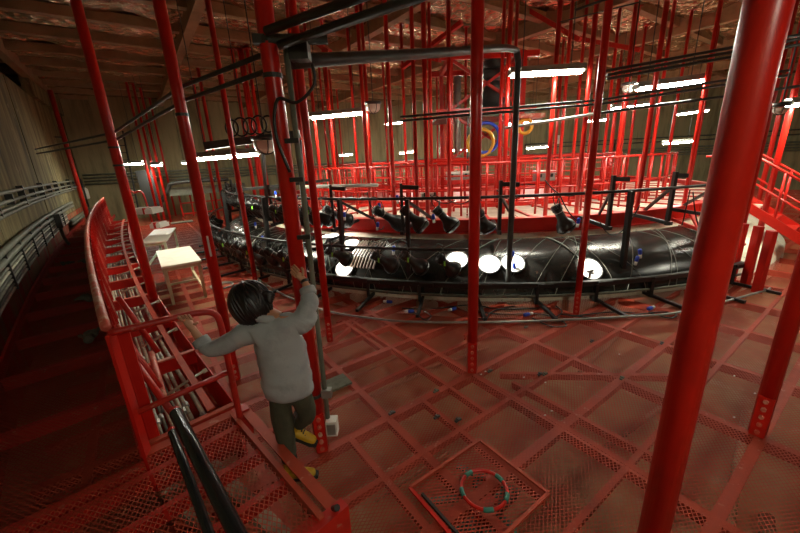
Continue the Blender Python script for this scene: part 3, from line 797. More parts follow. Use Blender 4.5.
# ---- stair at the right
def stair():
    a = onz(742, 203, 1.17); b = onz(806, 243, .45)
    d = (b - a); run = Vector((d.x, d.y, 0)); side = Vector((run.y, -run.x, 0)).normalized() * -1
    if side.y < 0: side = -side
    o = empty('red_stair', a, 'red steel stair leading down from the round platform', 'stair')
    e = b + (b - a) * .7
    for s in (0, .75):
        A, Bq = a + side * s, e + side * s
        mk('stringer', RED, o, lambda m: m.bar(A, Bq, .05, .17, up=(0, 0, 1)))
        mk('hand_rail', RED, o, lambda m: m.tube([A + Vector((-.8, .2, 1.0)), A + Vector((0, 0, 1.0)), Bq + Vector((0, 0, 1.0))], .026, 8), True)
        mk('mid_rail', RED, o, lambda m: m.tube([A + Vector((0, 0, .5)), Bq + Vector((0, 0, .5))], .02, 8), True)
        for f in (0, .3, .6, .9):
            pp = A.lerp(Bq, f); mk('rail_post', RED, o, lambda m: m.tube([pp, pp + Vector((0, 0, 1.0))], .024, 8), True)
    n = 6
    for i in range(n):
        c = a.lerp(e, (i + .5) / n) + side * .375
        mk('tread', DECKT if i == 0 else RED_D, o, lambda m: m.obox(c, run.normalized() * .12, side * .37, Vector((0, 0, .015))))
    mk('landing_beam', RED, o, lambda m: m.bar(a - Vector((0, 0, 0)), onz(690, 208, 1.12), .05, .17))
    for q, (u, v) in enumerate([(757, 235), (770, 240), (742, 232)]):
        pp = onz(u, v, .9); mk('support', RED, o, lambda m: m.bar((pp.x, pp.y, 0), (pp.x, pp.y, 1.05), .12, .08))
stair()
for i, (u0, v0, u1, v1) in enumerate([(672, 219, 705, 232), (705, 232, 722, 262), (728, 225, 744, 245), (690, 212, 700, 230)]):
    o = mk('shell_strap', RED_D, None, lambda m: m.bar(at(u0, v0, 7.0), at(u1, v1, 6.5), .06, .05)); tag(o, 'dark red strap bolted over the white plaster shell by the stair', 'strap', 'straps over the shell')

# ================================================================== CATWALK, TROUGH, PLATFORM
ZP = .40
SS = [-.2 + .6 * k for k in range(36)]
cw = empty('catwalk', path(2, .5, ZP), 'narrow dark red mesh catwalk curving along the stained wall', 'catwalk')
sN = 0
for k, (s0, s1) in enumerate(zip([-5 + 1.2 * i for i in range(19)], [-5 + 1.2 * (i + 1) for i in range(19)])):
    o0, o1 = .03, .95
    if s1 < .2: o0 = -1.1 if s0 < -1 else .03
    cs = [path(s0 + .005, o0), path(s1 - .005, o0), path(s1 - .005, o1), path(s0 + .005, o1)]
    uvs = [(s0, o0), (s1, o0), (s1, o1), (s0, o1)]
    if s1 < .2: continue
    sheet('mesh_panel', MESH_C, cw, [(Vector((c.x, c.y, ZP)), u) for c, u in zip(cs, uvs)])
    mk('cross_bearer', RED_D, cw, lambda m: tee(m, path(s0, .02, ZP - .01), path(s0, .95, ZP - .01), .07, .12))
mk('edge_channel', RED_D, cw, lambda m: [m.bar(path(s, .97, ZP), path(s + 1, .97, ZP), .03, .14) for s in range(-5, 18)])
mk('edge_channel', RED_D, cw, lambda m: [m.bar(path(s, .02, ZP - .07), path(s + 1, .02, ZP - .07), .03, .14) for s in range(0, 20)])

tr = empty('cable_trough', path(1, -.35, 0), 'open red steel cable trough with cross plates beside the catwalk', 'trough')
TW = -.67
S_END = 17
def parapet(m):
    ns = 60; top = 1.39
    for i in range(ns + 1):
        s = 0.0 + S_END * i / ns
        for off in (0, -.012):
            for z in (.0, top):
                m.v.append(tuple(path(s, off, z)))
    for i in range(ns):
        b0, b1 = i * 4, (i + 1) * 4
        m.f += [(b0, b1, b1 + 1, b0 + 1), (b0 + 2, b0 + 3, b1 + 3, b1 + 2), (b0 + 1, b1 + 1, b1 + 3, b0 + 3)]
    m.f += [(0, 1, 3, 2)]
# open railing part close to the guard rail, plate beyond
def parapet_plate(s0, s1, z0, z1, ns):
    def f(m):
        for i in range(ns + 1):
            s = s0 + (s1 - s0) * i / ns
            for off in (0, -.012):
                for z in (z0, z1): m.v.append(tuple(path(s, off, z)))
        for i in range(ns):
            b0, b1 = i * 4, (i + 1) * 4
            m.f += [(b0, b1, b1 + 1, b0 + 1), (b0 + 2, b0 + 3, b1 + 3, b1 + 2), (b0 + 1, b1 + 1, b1 + 3, b0 + 3)]
        m.f += [(0, 1, 3, 2)]
    return f
mk('side_plate', RED, tr, parapet_plate(0, S_END, 0, .46, 50))
mk('parapet_plate', RED, tr, parapet_plate(.9, S_END, .46, 1.38, 50))
mk('parapet_plate', RED, tr, parapet_plate(0, .9, .46, .8, 4))
mk('parapet_cap', RED_CAP, tr, lambda m: m.tube([path(S_END * i / 60, 0, 1.39) for i in range(61)], .032, 8), True)
for i in range(34):
    s = .05 + .52 * i
    if s > S_END: break
    mk('parapet_rib', RED, tr, lambda m: m.bar(path(s, -.06, .2), path(s, -.05, 1.36), .09, .012, up=(math.cos(math.radians(-42)), math.sin(math.radians(42)), 0)))
    mk('rib_stiffener', RED_CAP if i % 3 == 0 else RED_D, tr, lambda m: m.bar(path(s + .05, -.1, .4), path(s + .05, -.02, 1.3), .03, .03))
PS = [-.03, 1.33, 2.7, 4.09] + [5.45 + 1.38 * i for i in range(9)]
for i, s in enumerate(PS):
    cp = mk('cross_plate', RED, tr, lambda m: m.obox(path(s, TW / 2, .325), (path(s, 0) - path(s, TW)) / 2, (path(s + .01, 0) - path(s, 0)) * .6, Vector((0, 0, .075))))
    mk('plate_flange', RED_CAP if i % 2 else RED_B, cp, lambda m: m.obox(path(s, TW / 2, .41), (path(s, 0) - path(s, TW)) / 2, (path(s + .01, 0) - path(s, 0)) * 2.6, Vector((0, 0, .008))))
for i in range(len(PS) - 1):
    s0, s1 = PS[i], PS[i + 1]
    op = mk('outer_panel', RED, tr, lambda m: m.bar(path(s0 + .02, TW - .01, .2), path(s1 - .02, TW - .01, .2), .012, .4))
    mk('panel_brace', RED_D, op, lambda m: m.bar(path(s0 + .04, TW - .025, .06), path(s1 - .04, TW - .025, .36), .02, .03))
    mk('panel_rail', RED_CAP, op, lambda m: m.bar(path(s0, TW - .02, .2), path(s1, TW - .02, .2), .03, .022))
    cr = mk('clamp_rod', PALE, tr, lambda m: m.tube([path((s0 + s1) / 2, -.24, .36), path((s0 + s1) / 2 + .06, TW + .03, .44)], .013, 6), True)
    mk('rod_nut', PALE, cr, lambda m: m.tube([path((s0 + s1) / 2 + .058, TW + .06, .428), path((s0 + s1) / 2 + .062, TW + .02, .432)], .024, 6))
mk('long_bar', RED_B, tr, lambda m: [m.bar(path(.02 + .8 * i, TW + .17, .425), path(.82 + .8 * i, TW + .17, .425), .06, .016) for i in range(21)])
mk('trough_floor', RED_D, tr, lambda m: [m.bar(path(s, TW / 2, -.02), path(s + 1, TW / 2, -.02), abs(TW), .02) for s in range(0, 17)])
for k in range(12):
    off = -.06 - .042 * k; rr = random.choice((.014, .018, .022)); zz = .17 + random.uniform(0, .04)
    if k in (9, 11): continue
    o = mk('trough_conduit', PALE if k % 3 else GREY, None, lambda m: m.tube([path(.05 + s * .7, off + .01 * math.sin(s * 1.3 + k), zz) for s in range(24)], rr, 7), True)
    tag(o, 'pale conduit lying lengthwise in the red cable trough', 'conduit', 'conduits in the cable trough')
    for s in (.3, 1.6, 2.9):
        mk('coupling', GALV, o, lambda m: m.tube([path(s + .1 * (k % 5), off, zz), path(s + .1 * (k % 5) + .08, off, zz)], rr * 1.5, 8))

# platform the photographer stands on
pl = empty('step_platform', onz(300, 515, ZP), 'raised dark red mesh step platform at the end of the cable trough', 'platform')
c0 = path(0.0, .03, ZP); 
E0 = onz(232, 414, ZP); E1 = onz(322, 519, ZP); ed = (E1 - E0).normalized()
E2 = E0 + ed * 2.2
Lp0 = path(-.12, .0, ZP)
poly = [Vector((Lp0.x, Lp0.y, ZP)), E0, E1 + ed * .0, E1 + ed * .0 + Vector((-ed.y, ed.x, 0)) * -1.7, path(-3.0, .95, ZP), path(.0, .95, ZP)]
def plat_uv(p): return (p.dot(ed), p.dot(Vector((-ed.y, ed.x, 0))))
E1b = E1
sd = Vector((ed.y, -ed.x, 0))           # points back towards the photographer's left
if sd.dot(Vector((-1, -1, 0))) < 0: sd = -sd
def quad(a, b, c, d, mat=MESH_C):
    sheet('mesh_panel', mat, pl, [(Vector((q.x, q.y, ZP + .002)), plat_uv(q)) for q in (a, b, c, d)])
Wd = .62
quad(E0 + sd * .03, E1 + sd * .03, E1 + sd * Wd, E0 + sd * Wd)
quad(E0 + sd * (Wd + .02), E1 + sd * (Wd + .02), E1 + sd * 1.6, E0 + sd * 1.6)
quad(E1 + ed * .06 + sd * .66, E1 + ed * 2 + sd * .66, E1 + ed * 2 + sd * 2.2, E1 + ed * .06 + sd * 2.2)
cA = path(.0, .02); cB = path(.0, .95)
quad(E0 + sd * 1.62, E1 + sd * 1.62, E1 + sd * 2.6, Vector((cB.x, cB.y, 0)))
mk('edge_beam', RED_B, pl, lambda m: m.bar(E0 + Vector((0, 0, -.03)), E1 + Vector((0, 0, -.03)), .035, .09))
nrm = -sd
F0, F1 = E0 + nrm * .10 + ed * .02, E1 + nrm * .09
mk('step_beam', RED_B, pl, lambda m: [m.bar(F0 + Vector((0, 0, -.01)), F1 + Vector((0, 0, -.01)), .075, .012), m.bar(F0 + Vector((0, 0, -.06)) + nrm * .034, F1 + Vector((0, 0, -.06)) + nrm * .034, .01, .1)])
mk('end_flange', RED_B, pl, lambda m: m.bar(Vector((Lp0.x, Lp0.y, ZP)) , E0 + nrm * .1, .09, .014))
mk('end_plate', RED_D, pl, lambda m: m.bar(Vector((Lp0.x, Lp0.y, ZP - .18)), E0 + nrm * .12 + Vector((0, 0, -.18)), .02, .36))
mk('post_block', RED_D, pl, lambda m: m.obox(E0 + nrm * .07 + Vector((0, 0, -.12)), ed * .05, nrm * .06, Vector((0, 0, .13))))
mk('front_channel', RED_D, pl, lambda m: [m.bar(E1 + nrm * .16 + Vector((0, 0, -.01)), E1 + sd * .9 + Vector((0, 0, -.01)), .07, .014), m.bar(E1 + nrm * .16 + ed * .04 + Vector((0, 0, -.12)), E1 + sd * .9 + ed * .04 + Vector((0, 0, -.12)), .012, .24), m.bar(E1 + nrm * .16 + ed * .04 + Vector((0, 0, -.24)), E1 + sd * .9 + ed * .04 + Vector((0, 0, -.24)), .09, .012)])
mk('socket_tube', BLACK, pl, lambda m: m.tube([F1 + ed * -.03 + Vector((0, 0, -.03)), F1 + ed * .03 + Vector((0, 0, .03))], .02, 8))
for i in range(4):
    b0 = E0.lerp(E1, .12 + .28 * i)
    mk('bearer', RED_D, pl, lambda m: tee(m, b0 + Vector((0, 0, -.01)), b0 + sd * 2.4 + Vector((0, 0, -.01)), .05, .1))
for f in (.05, .95):
    b0 = E0.lerp(E1, f); mk('leg', RED_D, pl, lambda m: m.bar((b0.x, b0.y, 0), (b0.x, b0.y, ZP - .08), .06, .06))
for i, (a, b) in enumerate([(.25, .1), (.55, .3)]):
    p0 = E0 + ed * .1 + sd * a; p1 = E1 + sd * b
    o = mk('duct', PALE, None, lambda m: m.bar((p0.x, p0.y, .10), (p1.x, p1.y, .10), .1, .08)); tag(o, 'pale square duct running below the mesh step platform', 'duct', 'ducts below the step platform')

# guard rail at the trough end
gr = empty('guard_rail', E0, 'dark red tubular guard rail that the person holds at the trough end', 'railing')
zt, zm = 1.39, .84
GL = onz(110, 333, zt); GR = onz(196, 314, zt); PBs = onz(240, 418, ZP)
Gm0 = onz(138, 412, zm); Gm1 = Vector((PBs.x - .01, PBs.y, zm))
TR = Vector((PBs.x, PBs.y, zt))
dirr = (TR - GL); dirr.z = 0; dirr.normalize()
mk('top_rail', RED_D, gr, lambda m: m.tube(smoothpath([GL, GL.lerp(TR, .5), TR - dirr * .13, TR - dirr * .03 + Vector((0, 0, -.035)), TR + Vector((0, 0, -.14)), TR + Vector((0, 0, -.5)), Vector((PBs.x, PBs.y, ZP))], 6), .024, 12), True)
mk('mid_rail', RED_D, gr, lambda m: m.tube([Gm0, Gm1], .021, 10), True)
gpo = Vector((GL.x - .02, GL.y + .02, 0))
mk('end_post', RED, gr, lambda m: m.bar((GL.x, GL.y, .1), (GL.x, GL.y, zt), .10, .02, up=(1, .3, 0)))
mk('corner_plate', RED, gr, lambda m: m.obox(path(.02, -.06, .75), Vector((.05, .03, 0)), Vector((-.006, .01, 0)), Vector((0, 0, .6))))
for (u0, v0, z0), (u1, v1, z1) in [((116, 325, 1.25), (160, 388, .72)), ((118, 297, 1.3), (158, 352, .7)), ((128, 352, 1.0), (176, 418, .75))]:
    mk('slope_rail', RED_D, gr, lambda m: m.tube([onz(u0, v0, z0), onz(u1, v1, z1)], .024, 10), True)
mk('tie_piece', RED_CAP, gr, lambda m: m.tube([onz(151, 353, .72), onz(165, 402, .62)], .026, 10), True)
# black padded pipes coming up to the photographer
for k, (a, b, r, lab) in enumerate([((176, 413, 1.42), (258, 575, 1.34), .025, 'thick black padded handrail rising from the trough end'), ((172, 432, 1.35), (226, 580, 1.25), .016, 'second black pipe just behind the padded handrail')]):
    p, q = onz(*a), onz(*b)
    d_ = (q - p).normalized()
    o = empty('black_handrail', p, lab, 'handrail')
    mk('tube', BLACKG, o, lambda m: m.tube([p, p.lerp(q, .3), q, q + d_ * .9], r, 14), True)
    mk('end_ring', RED_D, o, lambda m: m.tube([p - d_ * .02, p + d_ * .004], r * .86, 12))

# crumpled gloves on the catwalk
def glove(c, rot, label, s=1.0):
    o = empty('work_glove', c, label, 'glove')
    R = Matrix.Rotation(rot, 3, 'Z'); c = Vector(c)
    def T(p): return c + R @ (Vector(p) * s)
    def palm(m):
        m.ell((0, 0, .045), .10, .065, .045, 14, 8, lambda q: 1 + .22 * noise.noise(q * 2.2))
        m.v = [tuple(T(v)) for v in m.v]
    mk('palm', RAG, o, palm, True)
    for i in range(4):
        y = -.05 + .033 * i
        mk('finger', RAG, o, lambda m: m.tube([T((.06, y, .04)), T((.12, y * 1.2, .05 - .006 * i)), T((.17 - .01 * abs(i - 1), y * 1.3, .02))], [.022, .02, .015], 7), True)
    mk('thumb', RAG, o, lambda m: m.tube([T((-.01, .05, .04)), T((.05, .10, .04)), T((.09, .11, .02))], [.022, .02, .014], 7), True)
    mk('cuff', RAG, o, lambda m: m.tube([T((-.07, 0, .05)), T((-.14, .01, .045)), T((-.16, .01, .04))], [.045, .055, .05], 10), True)
glove(onz(92, 338, ZP + .01), 2.2, 'crumpled grey green work glove on the catwalk beside the guard rail end', 1.15)
glove(onz(87, 300, ZP + .01), 2.6, 'crumpled grey work glove further along the catwalk by the parapet', 1.15)
glove(onz(85, 262, ZP + .01), 2.4, 'small crumpled rag like glove at the parapet foot', .95)
glove(onz(68, 264, ZP + .01), 1.0, 'pale folded glove lying in the middle of the catwalk', .7)

# ================================================================== LEFT WALL CONDUITS
def wall_pipe(z, s0, s1, r, label, group, mat=GREY, off=WOFF - .09):
    n = int((s1 - s0) / .8) + 2
    o = mk('conduit_run', mat, None, lambda m: m.tube([path(s0 + (s1 - s0) * i / (n - 1), off, z) for i in range(n)], r, 8), True)
    tag(o, label, 'conduit', group)
for z in (2.14, 1.98, 1.86, 1.78):
    wall_pipe(z, 0, 20.5, .035, 'grey conduit in the upper run on the stained wall', 'upper wall conduits')
for k, z in enumerate((1.33, 1.2)):
    wall_pipe(z, -1, 16.5, .05, 'thick grey conduit in the lower run on the stained wall', 'thick lower wall conduits')
for k in range(6):
    wall_pipe(1.09 - .062 * k, -1, 14.5, .022, 'thin grey conduit in the bundle low on the stained wall', 'thin lower wall conduits', PALE if k % 2 else GREY)
for z in (.72, .60):
    wall_pipe(z, 14.8, 20.5, .07, 'thick grey pipe along the foot of the wall at the catwalk end', 'pipes at the wall foot')
for i in range(12):
    s = 4.2 + 1.45 * i
    o = mk('pipe_clip', DKGREY, None, lambda m: m.obox(path(s, WOFF - .07, 2.0), (path(s + .04, 0) - path(s, 0)), (path(s, 1) - path(s, 0)) * .055, Vector((0, 0, .22 if i % 2 else .10))))
    tag(o, 'dark clip holding the upper conduits to the stained wall', 'clip', 'clips on the upper wall conduits')
    if i < 7:
        o = mk('pipe_clip', DKGREY, None, lambda m: m.obox(path(s + .6, WOFF - .07, 1.05), (path(s + .04, 0) - path(s, 0)) * .6, (path(s, 1) - path(s, 0)) * .06, Vector((0, 0, .30))))
        tag(o, 'dark clip holding the lower conduits to the stained wall', 'clip', 'clips on the lower wall conduits')
jb = path(11.6, WOFF - .20, 1.1)
o = empty('junction_box', jb, 'dark junction box on the lower wall conduits with a lead to the floor', 'junction box')
mk('box_body', DKGREY, o, lambda m: m.obox(jb, (path(11.7, 0) - path(11.6, 0)), (path(1, 1) - path(1, 0)) * .07, Vector((0, 0, .2))))
mk('drop_lead', GREY, o, lambda m: m.tube(smoothpath([jb - Vector((0, 0, .2)), jb + Vector((.05, -.05, -.45)), path(11.3, WOFF - .3, .42)], 5), .04, 8), True)
jb2 = path(20.0, WOFF - .2, 1.7)
o = empty('hanging_cylinder', jb2, 'pale cylinder hanging on the wall by the catwalk end with a black hose', 'cylinder')
mk('cylinder', CARTON, o, lambda m: m.tube([jb2 - Vector((0, 0, .45)), jb2 - Vector((0, 0, .4)), jb2, jb2 + Vector((0, 0, .08))], [.09, .12, .12, .05], 12), True)
mk('hose', BLACK, o, lambda m: m.tube(smoothpath([jb2 + Vector((0, 0, .1)), jb2 + Vector((.1, -.2, .5)), jb2 + Vector((.25, -.35, .1)), jb2 + Vector((.2, -.3, -.8))], 6), .035, 8), True)

# ================================================================== FAR LEFT AND BACK WALL PIECES
for k, z in enumerate((1.9, 2.05, 2.2, 2.35)):
    pts = [p.lerp(RC, .012) + Vector((0, 0, z)) for p in bpts[:9]]
    o = mk('back_conduit', GREY, None, lambda m: m.tube(pts, .045, 6), True); tag(o, 'grey conduit running along the yellowed back wall', 'conduit', 'back wall conduits')
for k, z in enumerate((3.0, 2.75)):
    pts = [p.lerp(RC, .02) + Vector((0, 0, z)) for p in bpts[5:9]]
    o = mk('pipe_rail', DKGREY, None, lambda m: [m.tube(pts, .035, 6)] + [m.bar(p - Vector((0, 0, .5)), p, .06, .06) for p in pts], True); tag(o, 'dark pipe rail fixed high on the yellowed wall beyond the stair', 'rail', 'pipe rails beyond the stair')
lp = at(131, 200, 17.2)
o = empty('corner_ladder', (lp.x, lp.y, 0), 'dark ladder leaning at the far corner behind the catwalk', 'ladder')
for s in (-.22, .22):
    mk('ladder_side', BLACK, o, lambda m: m.bar((lp.x + s, lp.y, .4), (lp.x + s, lp.y + .3, 4.2), .06, .05))
for i in range(11):
    z = .7 + .32 * i; mk('rung', DKGREY, o, lambda m: m.bar((lp.x - .22, lp.y + .3 * (z - .4) / 3.8, z), (lp.x + .22, lp.y + .3 * (z - .4) / 3.8, z), .035, .035))
sp = at(150, 190, 17.6)
o = mk('grey_sheet', BLACK, None, lambda m: m.obox((sp.x, sp.y, 1.5), (.36, .1, 0), (-.01, .03, 0), (-.12, .1, .95))); tag(o, 'dark grey board leaning by the far ladder', 'board')
gf = onz(160, 205, .4)
o = empty('end_railing', gf, 'short red railing closing the far end of the cable trough', 'railing')
a_, b_ = at(126, 193, 15.0), at(143, 194, 15.0)
mk('hoop', RED, o, lambda m: m.tube(smoothpath([Vector((a_.x, a_.y, .2)), a_, a_.lerp(b_, .5) + Vector((0, 0, .03)), b_, Vector((b_.x + .1, b_.y, .2))], 5), .035, 8), True)
mk('bar', RED, o, lambda m: m.bar(Vector((a_.x, a_.y, .9)), Vector((b_.x + .05, b_.y, .9)), .05, .05))
o = empty('back_rail', onz(200, 212, 0), 'low red railing on the far floor before the back wall', 'railing')
for zz in (.15, .7, 1.25):
    mk('rail', RED, o, lambda m: m.bar(Vector((at(181, 205, 19).x, 19, zz)), Vector((at(232, 203, 20.4).x, 20.4, zz)), .06, .07))
for i in range(6):
    f = i / 5; x0, x1 = at(181, 205, 19).x, at(232, 203, 20.4).x
    mk('rail_post', RED, o, lambda m: m.bar((x0 + (x1 - x0) * f, 19 + 1.4 * f, 0), (x0 + (x1 - x0) * f, 19 + 1.4 * f, 1.25), .06, .06))
o = empty('air_duct', (at(200, 190, 20.5).x, 20.5, 1.2), 'grey green air duct along the wall behind the slim poles', 'duct')
mk('duct_run', GREY, o, lambda m: m.bar(Vector((at(168, 190, 18.2).x, 18.2, 1.35)), Vector((at(245, 188, 20.4).x, 20.4, 1.35)), .3, .4))
mk('duct_bend', DKGREY, o, lambda m: m.tube(smoothpath([Vector((at(168, 190, 19.4).x, 18.0, .3)), Vector((at(168, 190, 18.0).x, 18.0, 1.5)), Vector((at(178, 188, 18.0).x, 18.0, 1.8)), Vector((at(230, 188, 19.2).x, 19.2, 1.8))], 6), .09, 8), True)
sg = at(558, 139.5, 25.1); o = mk('notice_board', WHITEP, None, lambda m: m.box(sg.x - .17, sg.x + .17, sg.y, sg.y + .03, sg.z - .27, sg.z + .27)); tag(o, 'plain white notice board hanging before the back wall', 'notice')

# ================================================================== TABLES AND BOXES
def table(c, ang, lx, ly, h, label):
    o = empty('work_table', c, label, 'table'); o.location = Vector(c)
    R = Matrix.Rotation(ang, 3, 'Z'); c = Vector(c)
    def B(m, x0, x1, y0, y1, z0, z1):
        m.obox(c + R @ Vector(((x0 + x1) / 2, (y0 + y1) / 2, (z0 + z1) / 2)), R @ Vector(((x1 - x0) / 2, 0, 0)), R @ Vector((0, (y1 - y0) / 2, 0)), Vector((0, 0, (z1 - z0) / 2)))
    tt = mk('table_top', WHITE_T, o, lambda m: B(m, -lx / 2, lx / 2, -ly / 2, ly / 2, h - .035, h))
    for sx in (-1, 1):
        for sy in (-1, 1):
            X, Y = sx * (lx / 2 - .05), sy * (ly / 2 - .05)
            mk('leg', CREAM, o, lambda m: B(m, X - .025, X + .025, Y - .025, Y + .025, 0, h - .035))
        mk('stretcher', CREAM, o, lambda m: B(m, sx * (lx / 2 - .05) - .02, sx * (lx / 2 - .05) + .02, -ly / 2 + .05, ly / 2 - .05, .16, .2))
    mk('stretcher', CREAM, o, lambda m: B(m, -lx / 2 + .05, lx / 2 - .05, -.02, .02, .16, .2))
    for sy in (-1, 1):
        mk('apron', CREAM, tt, lambda m: B(m, -lx / 2 + .05, lx / 2 - .05, sy * (ly / 2 - .05) - .015, sy * (ly / 2 - .05) + .015, h - .1, h - .035))
    return o
ht = .75
ct = sum((onz(u, v, ht) for u, v in [(154, 251), (189, 246), (203, 260), (163, 267)]), Vector()) / 4
A_, B_ = onz(163, 267, ht), onz(203, 260, ht); C_ = onz(189, 246, ht)
table((ct.x, ct.y, 0), math.atan2(B_.y - A_.y, B_.x - A_.x), (B_ - A_).length, (C_ - B_).length, ht, 'larger white topped work table with cream legs')
ct = sum((onz(u, v, ht) for u, v in [(146, 231), (169, 228), (175, 239), (149, 242)]), Vector()) / 4
A_, B_ = onz(149, 242, ht), onz(175, 239, ht); C_ = onz(169, 228, ht)
table((ct.x, ct.y, 0), math.atan2(B_.y - A_.y, B_.x - A_.x), (B_ - A_).length, (C_ - B_).length, ht, 'smaller white topped work table behind the other table')
def parcel(u0, v0, u1, v1, Y, dp, label, cat, split):
    p, q = at(u0, v0, Y), at(u1, v1, Y); o = empty('white_parcel', (p + q) / 2, label, cat)
    x0, x1, z0, z1 = min(p.x, q.x), max(p.x, q.x), min(p.z, q.z), max(p.z, q.z)
    cuts = [x0, x0 + (x1 - x0) * split, x1] if split else [x0, x1]
    for a, b in zip(cuts[:-1], cuts[1:]):
        def body(m):
            m.box(a + .02, b - .02, Y, Y + dp, z0, z1 - .04); m.box(a + .05, b - .05, Y + .03, Y + dp - .03, z1 - .04, z1)
        mk('body', CARTON, o, body)
    mk('strap', RED_D, o, lambda m: m.box(cuts[1] - .03 if split else (x0 + x1) / 2 - .03, cuts[1] + .01 if split else (x0 + x1) / 2 + .03, Y - .01, Y + dp, z0, z1 + .005))
parcel(130, 215, 152, 208, 10.5, .5, 'white padded parcel resting across the trough end', 'parcel', .62)
parcel(149.5, 228.5, 160, 222.5, 9.6, .4, 'crumpled white bag behind the smaller table', 'bag', 0)
o = mk('floor_coil', GALV, None, lambda m: [m.torus(onz(222, 286, .02) + Vector((0, 0, .01 * k)), (0, 0, 1), .20 + .012 * k, .008, 24, 5) for k in range(3)], True); tag(o, 'thin pale wire coil lying on the mesh floor by the table', 'wire coil')
o = mk('green_sheet', RAG, None, lambda m: m.obox(onz(334, 384, .03), GA * .17, GB * .11, Vector((0, 0, .012)))); tag(o, 'small green sheet on the mesh floor behind the grey conduit', 'sheet')
o = mk('grey_sheet', GREY, None, lambda m: m.obox(onz(182, 222, .03), GA * .45, GB * .3, Vector((0, 0, .012)))); tag(o, 'grey green sheet on the far floor by the slim poles', 'sheet')

# ---- hatch with lifting hoop
def hatch():
    Z = .02
    K = lambda a, b, z=Z: ab(a, b, z)
    a0, a1, b0, b1 = 1.2, 1.97, 1.06, 1.72
    o = empty('floor_hatch', K(1.6, 1.4, 0), 'square mesh hatch with a taped red hoop let into the deck', 'hatch')
    for p, q in [((a0, b0), (a1, b0)), ((a1, b0), (a1, b1)), ((a1, b1), (a0, b1)), ((a0, b1), (a0, b0))]:
        mk('frame_bar', RED if p[0] == q[0] == a0 else RED_B, o, lambda m: m.bar(K(*p), K(*q), .024, .02))
    mk('dark_slot', BLACK, o, lambda m: m.bar(K(a0 + .04, b0 - .02), K(a0 + .04, b1 - .1), .018, .024))
    sheet('mesh_panel', MESH, o, [(K(a, b, .012), (a, b)) for a, b in ((a0, b0), (a1, b0), (a1, b1), (a0, b1))])
    C = onz(484, 489, .045)
    hp_ = mk('hoop', RED, o, lambda m: m.torus(C, (0, 0, 1), .165, .013, 40, 8), True)
    ho = o
    for k, a in enumerate((20, 110, 175, 255, 320)):
        mk('tape', TEAL, hp_, lambda m: m.tube([C + Vector((.165 * math.cos(math.radians(a + t)), .165 * math.sin(math.radians(a + t)), 0)) for t in (0, 8, 16, 24)], .017, 8), True)
    for (p, q) in [((1.3, 1.62), (1.6, 1.45)), ((1.75, 1.6), (1.9, 1.25)), ((1.42, 1.15), (1.6, 1.2)), ((1.7, 1.72), (1.78, 1.5))]:
        mk('tape_strip', TEAL, o, lambda m: m.bar(K(*p, -.09), K(*q, -.09), .05, .02))
    mk('red_latch', RED, o, lambda m: m.obox(K(1.58, 1.33, -.06), GA * .1, GB * .05, Vector((0, 0, .02))))
    mk('red_latch', RED, o, lambda m: m.obox(K(1.80, 1.42, -.06), GA * .06, GB * .05, Vector((0, 0, .02))))
    for i, (a, b) in enumerate([(1.35, 1.3), (1.6, 1.2), (1.85, 1.5)]):
        mk('pulley', TEAL, o, lambda m: m.torus(K(a, b, -.2), (0, 0, 1), .11, .03, 18, 6), True)
    mk('under_bar', DKGREY, o, lambda m: m.bar(K(1.25, 1.35, -.22), K(1.95, 1.35, -.22), .1, .06))
hatch()
for i, (u, v) in enumerate([(437, 417), (436, 391), (458, 420), (622, 378), (662, 343), (545, 374), (592, 341), (526, 327), (392, 413), (490, 371), (540, 374)]):
    p = onz(u, v, .012); o = mk('deck_clip', RAG if i % 2 else DKGREY, None, lambda m: (m.obox(p, GA * .035, GB * .012, Vector((0, 0, .008))), m.obox(p + Vector((0, 0, .012)), GA * .012, GB * .018, Vector((0, 0, .006)))))
    tag(o, 'small dark clip holding the mesh sheets down', 'clip', 'clips on the mesh deck')
for i in range(12):
    p = onz(random.uniform(480, 790), random.uniform(330, 420), .01); o = mk('paper_scrap', CARTON, None, lambda m: m.obox(p, (.009, .003, .001), (-.002, .005, .001), (0, 0, .002)))
    tag(o, 'tiny pale paper scrap on the mesh floor', 'scrap', 'scraps on the mesh floor')

# ================================================================== OVERHEAD CONDUITS
def run(pts, r, label, group=None, mat=DKGREY, name='overhead_conduit', clips=0):
    o = mk(name, mat, None, lambda m: m.tube(pts, r, 8), True); tag(o, label, 'conduit', group)
    return o
j3 = Vector((P3[0] + .07, P3[1], 3.10))
for k, (z, dz) in enumerate(((3.18, .0), (3.10, .02))):
    run([Vector((P3[0] + .02 + .07 * k, P3[1] - .08, z)), Vector((PB[0] + .1, PB[1] - .1, z + .1 + dz)), Vector((PB[0] + 2.4, PB[1] - 1.3, z + .2))], .026, 'dark overhead conduit running from the gripped pole to the thick pole', 'dark conduits over the person')
v0 = Vector((P3[0] + .12, P3[1] + .05, 3.04)); hx = at(515, 48, 5.55); hb = at(516, 262, 5.55)
run(smoothpath([v0, v0.lerp(hx, .5), hx + (v0 - hx).normalized() * .2, Vector((hx.x + .06, hx.y + .05, hx.z - .12)), Vector((hx.x + .07, hx.y + .05, hx.z - .5)), Vector((hx.x + .07, hx.y + .05, 1.4)), Vector((hx.x + .07, hx.y + .05, .35))], 6), .045, 'bent dark conduit dropping to the lamp ring beside the lone red pole')
for k in range(2):
    run([Vector((P3[0], P3[1] + .09, 3.02 + .1 * k)), Vector((P2[0], P2[1] + .09, 3.04 + .12 * k)), Vector((P1[0], P1[1] + .08, 2.86 + .1 * k)), path(9, .6, 2.9 + .1 * k)], .018, 'dark conduit linking the poles beside the trough overhead', 'dark conduits linking the trough poles')
o = empty('junction_box', j3, 'grey junction box and bracket on the gripped pole overhead', 'junction box')
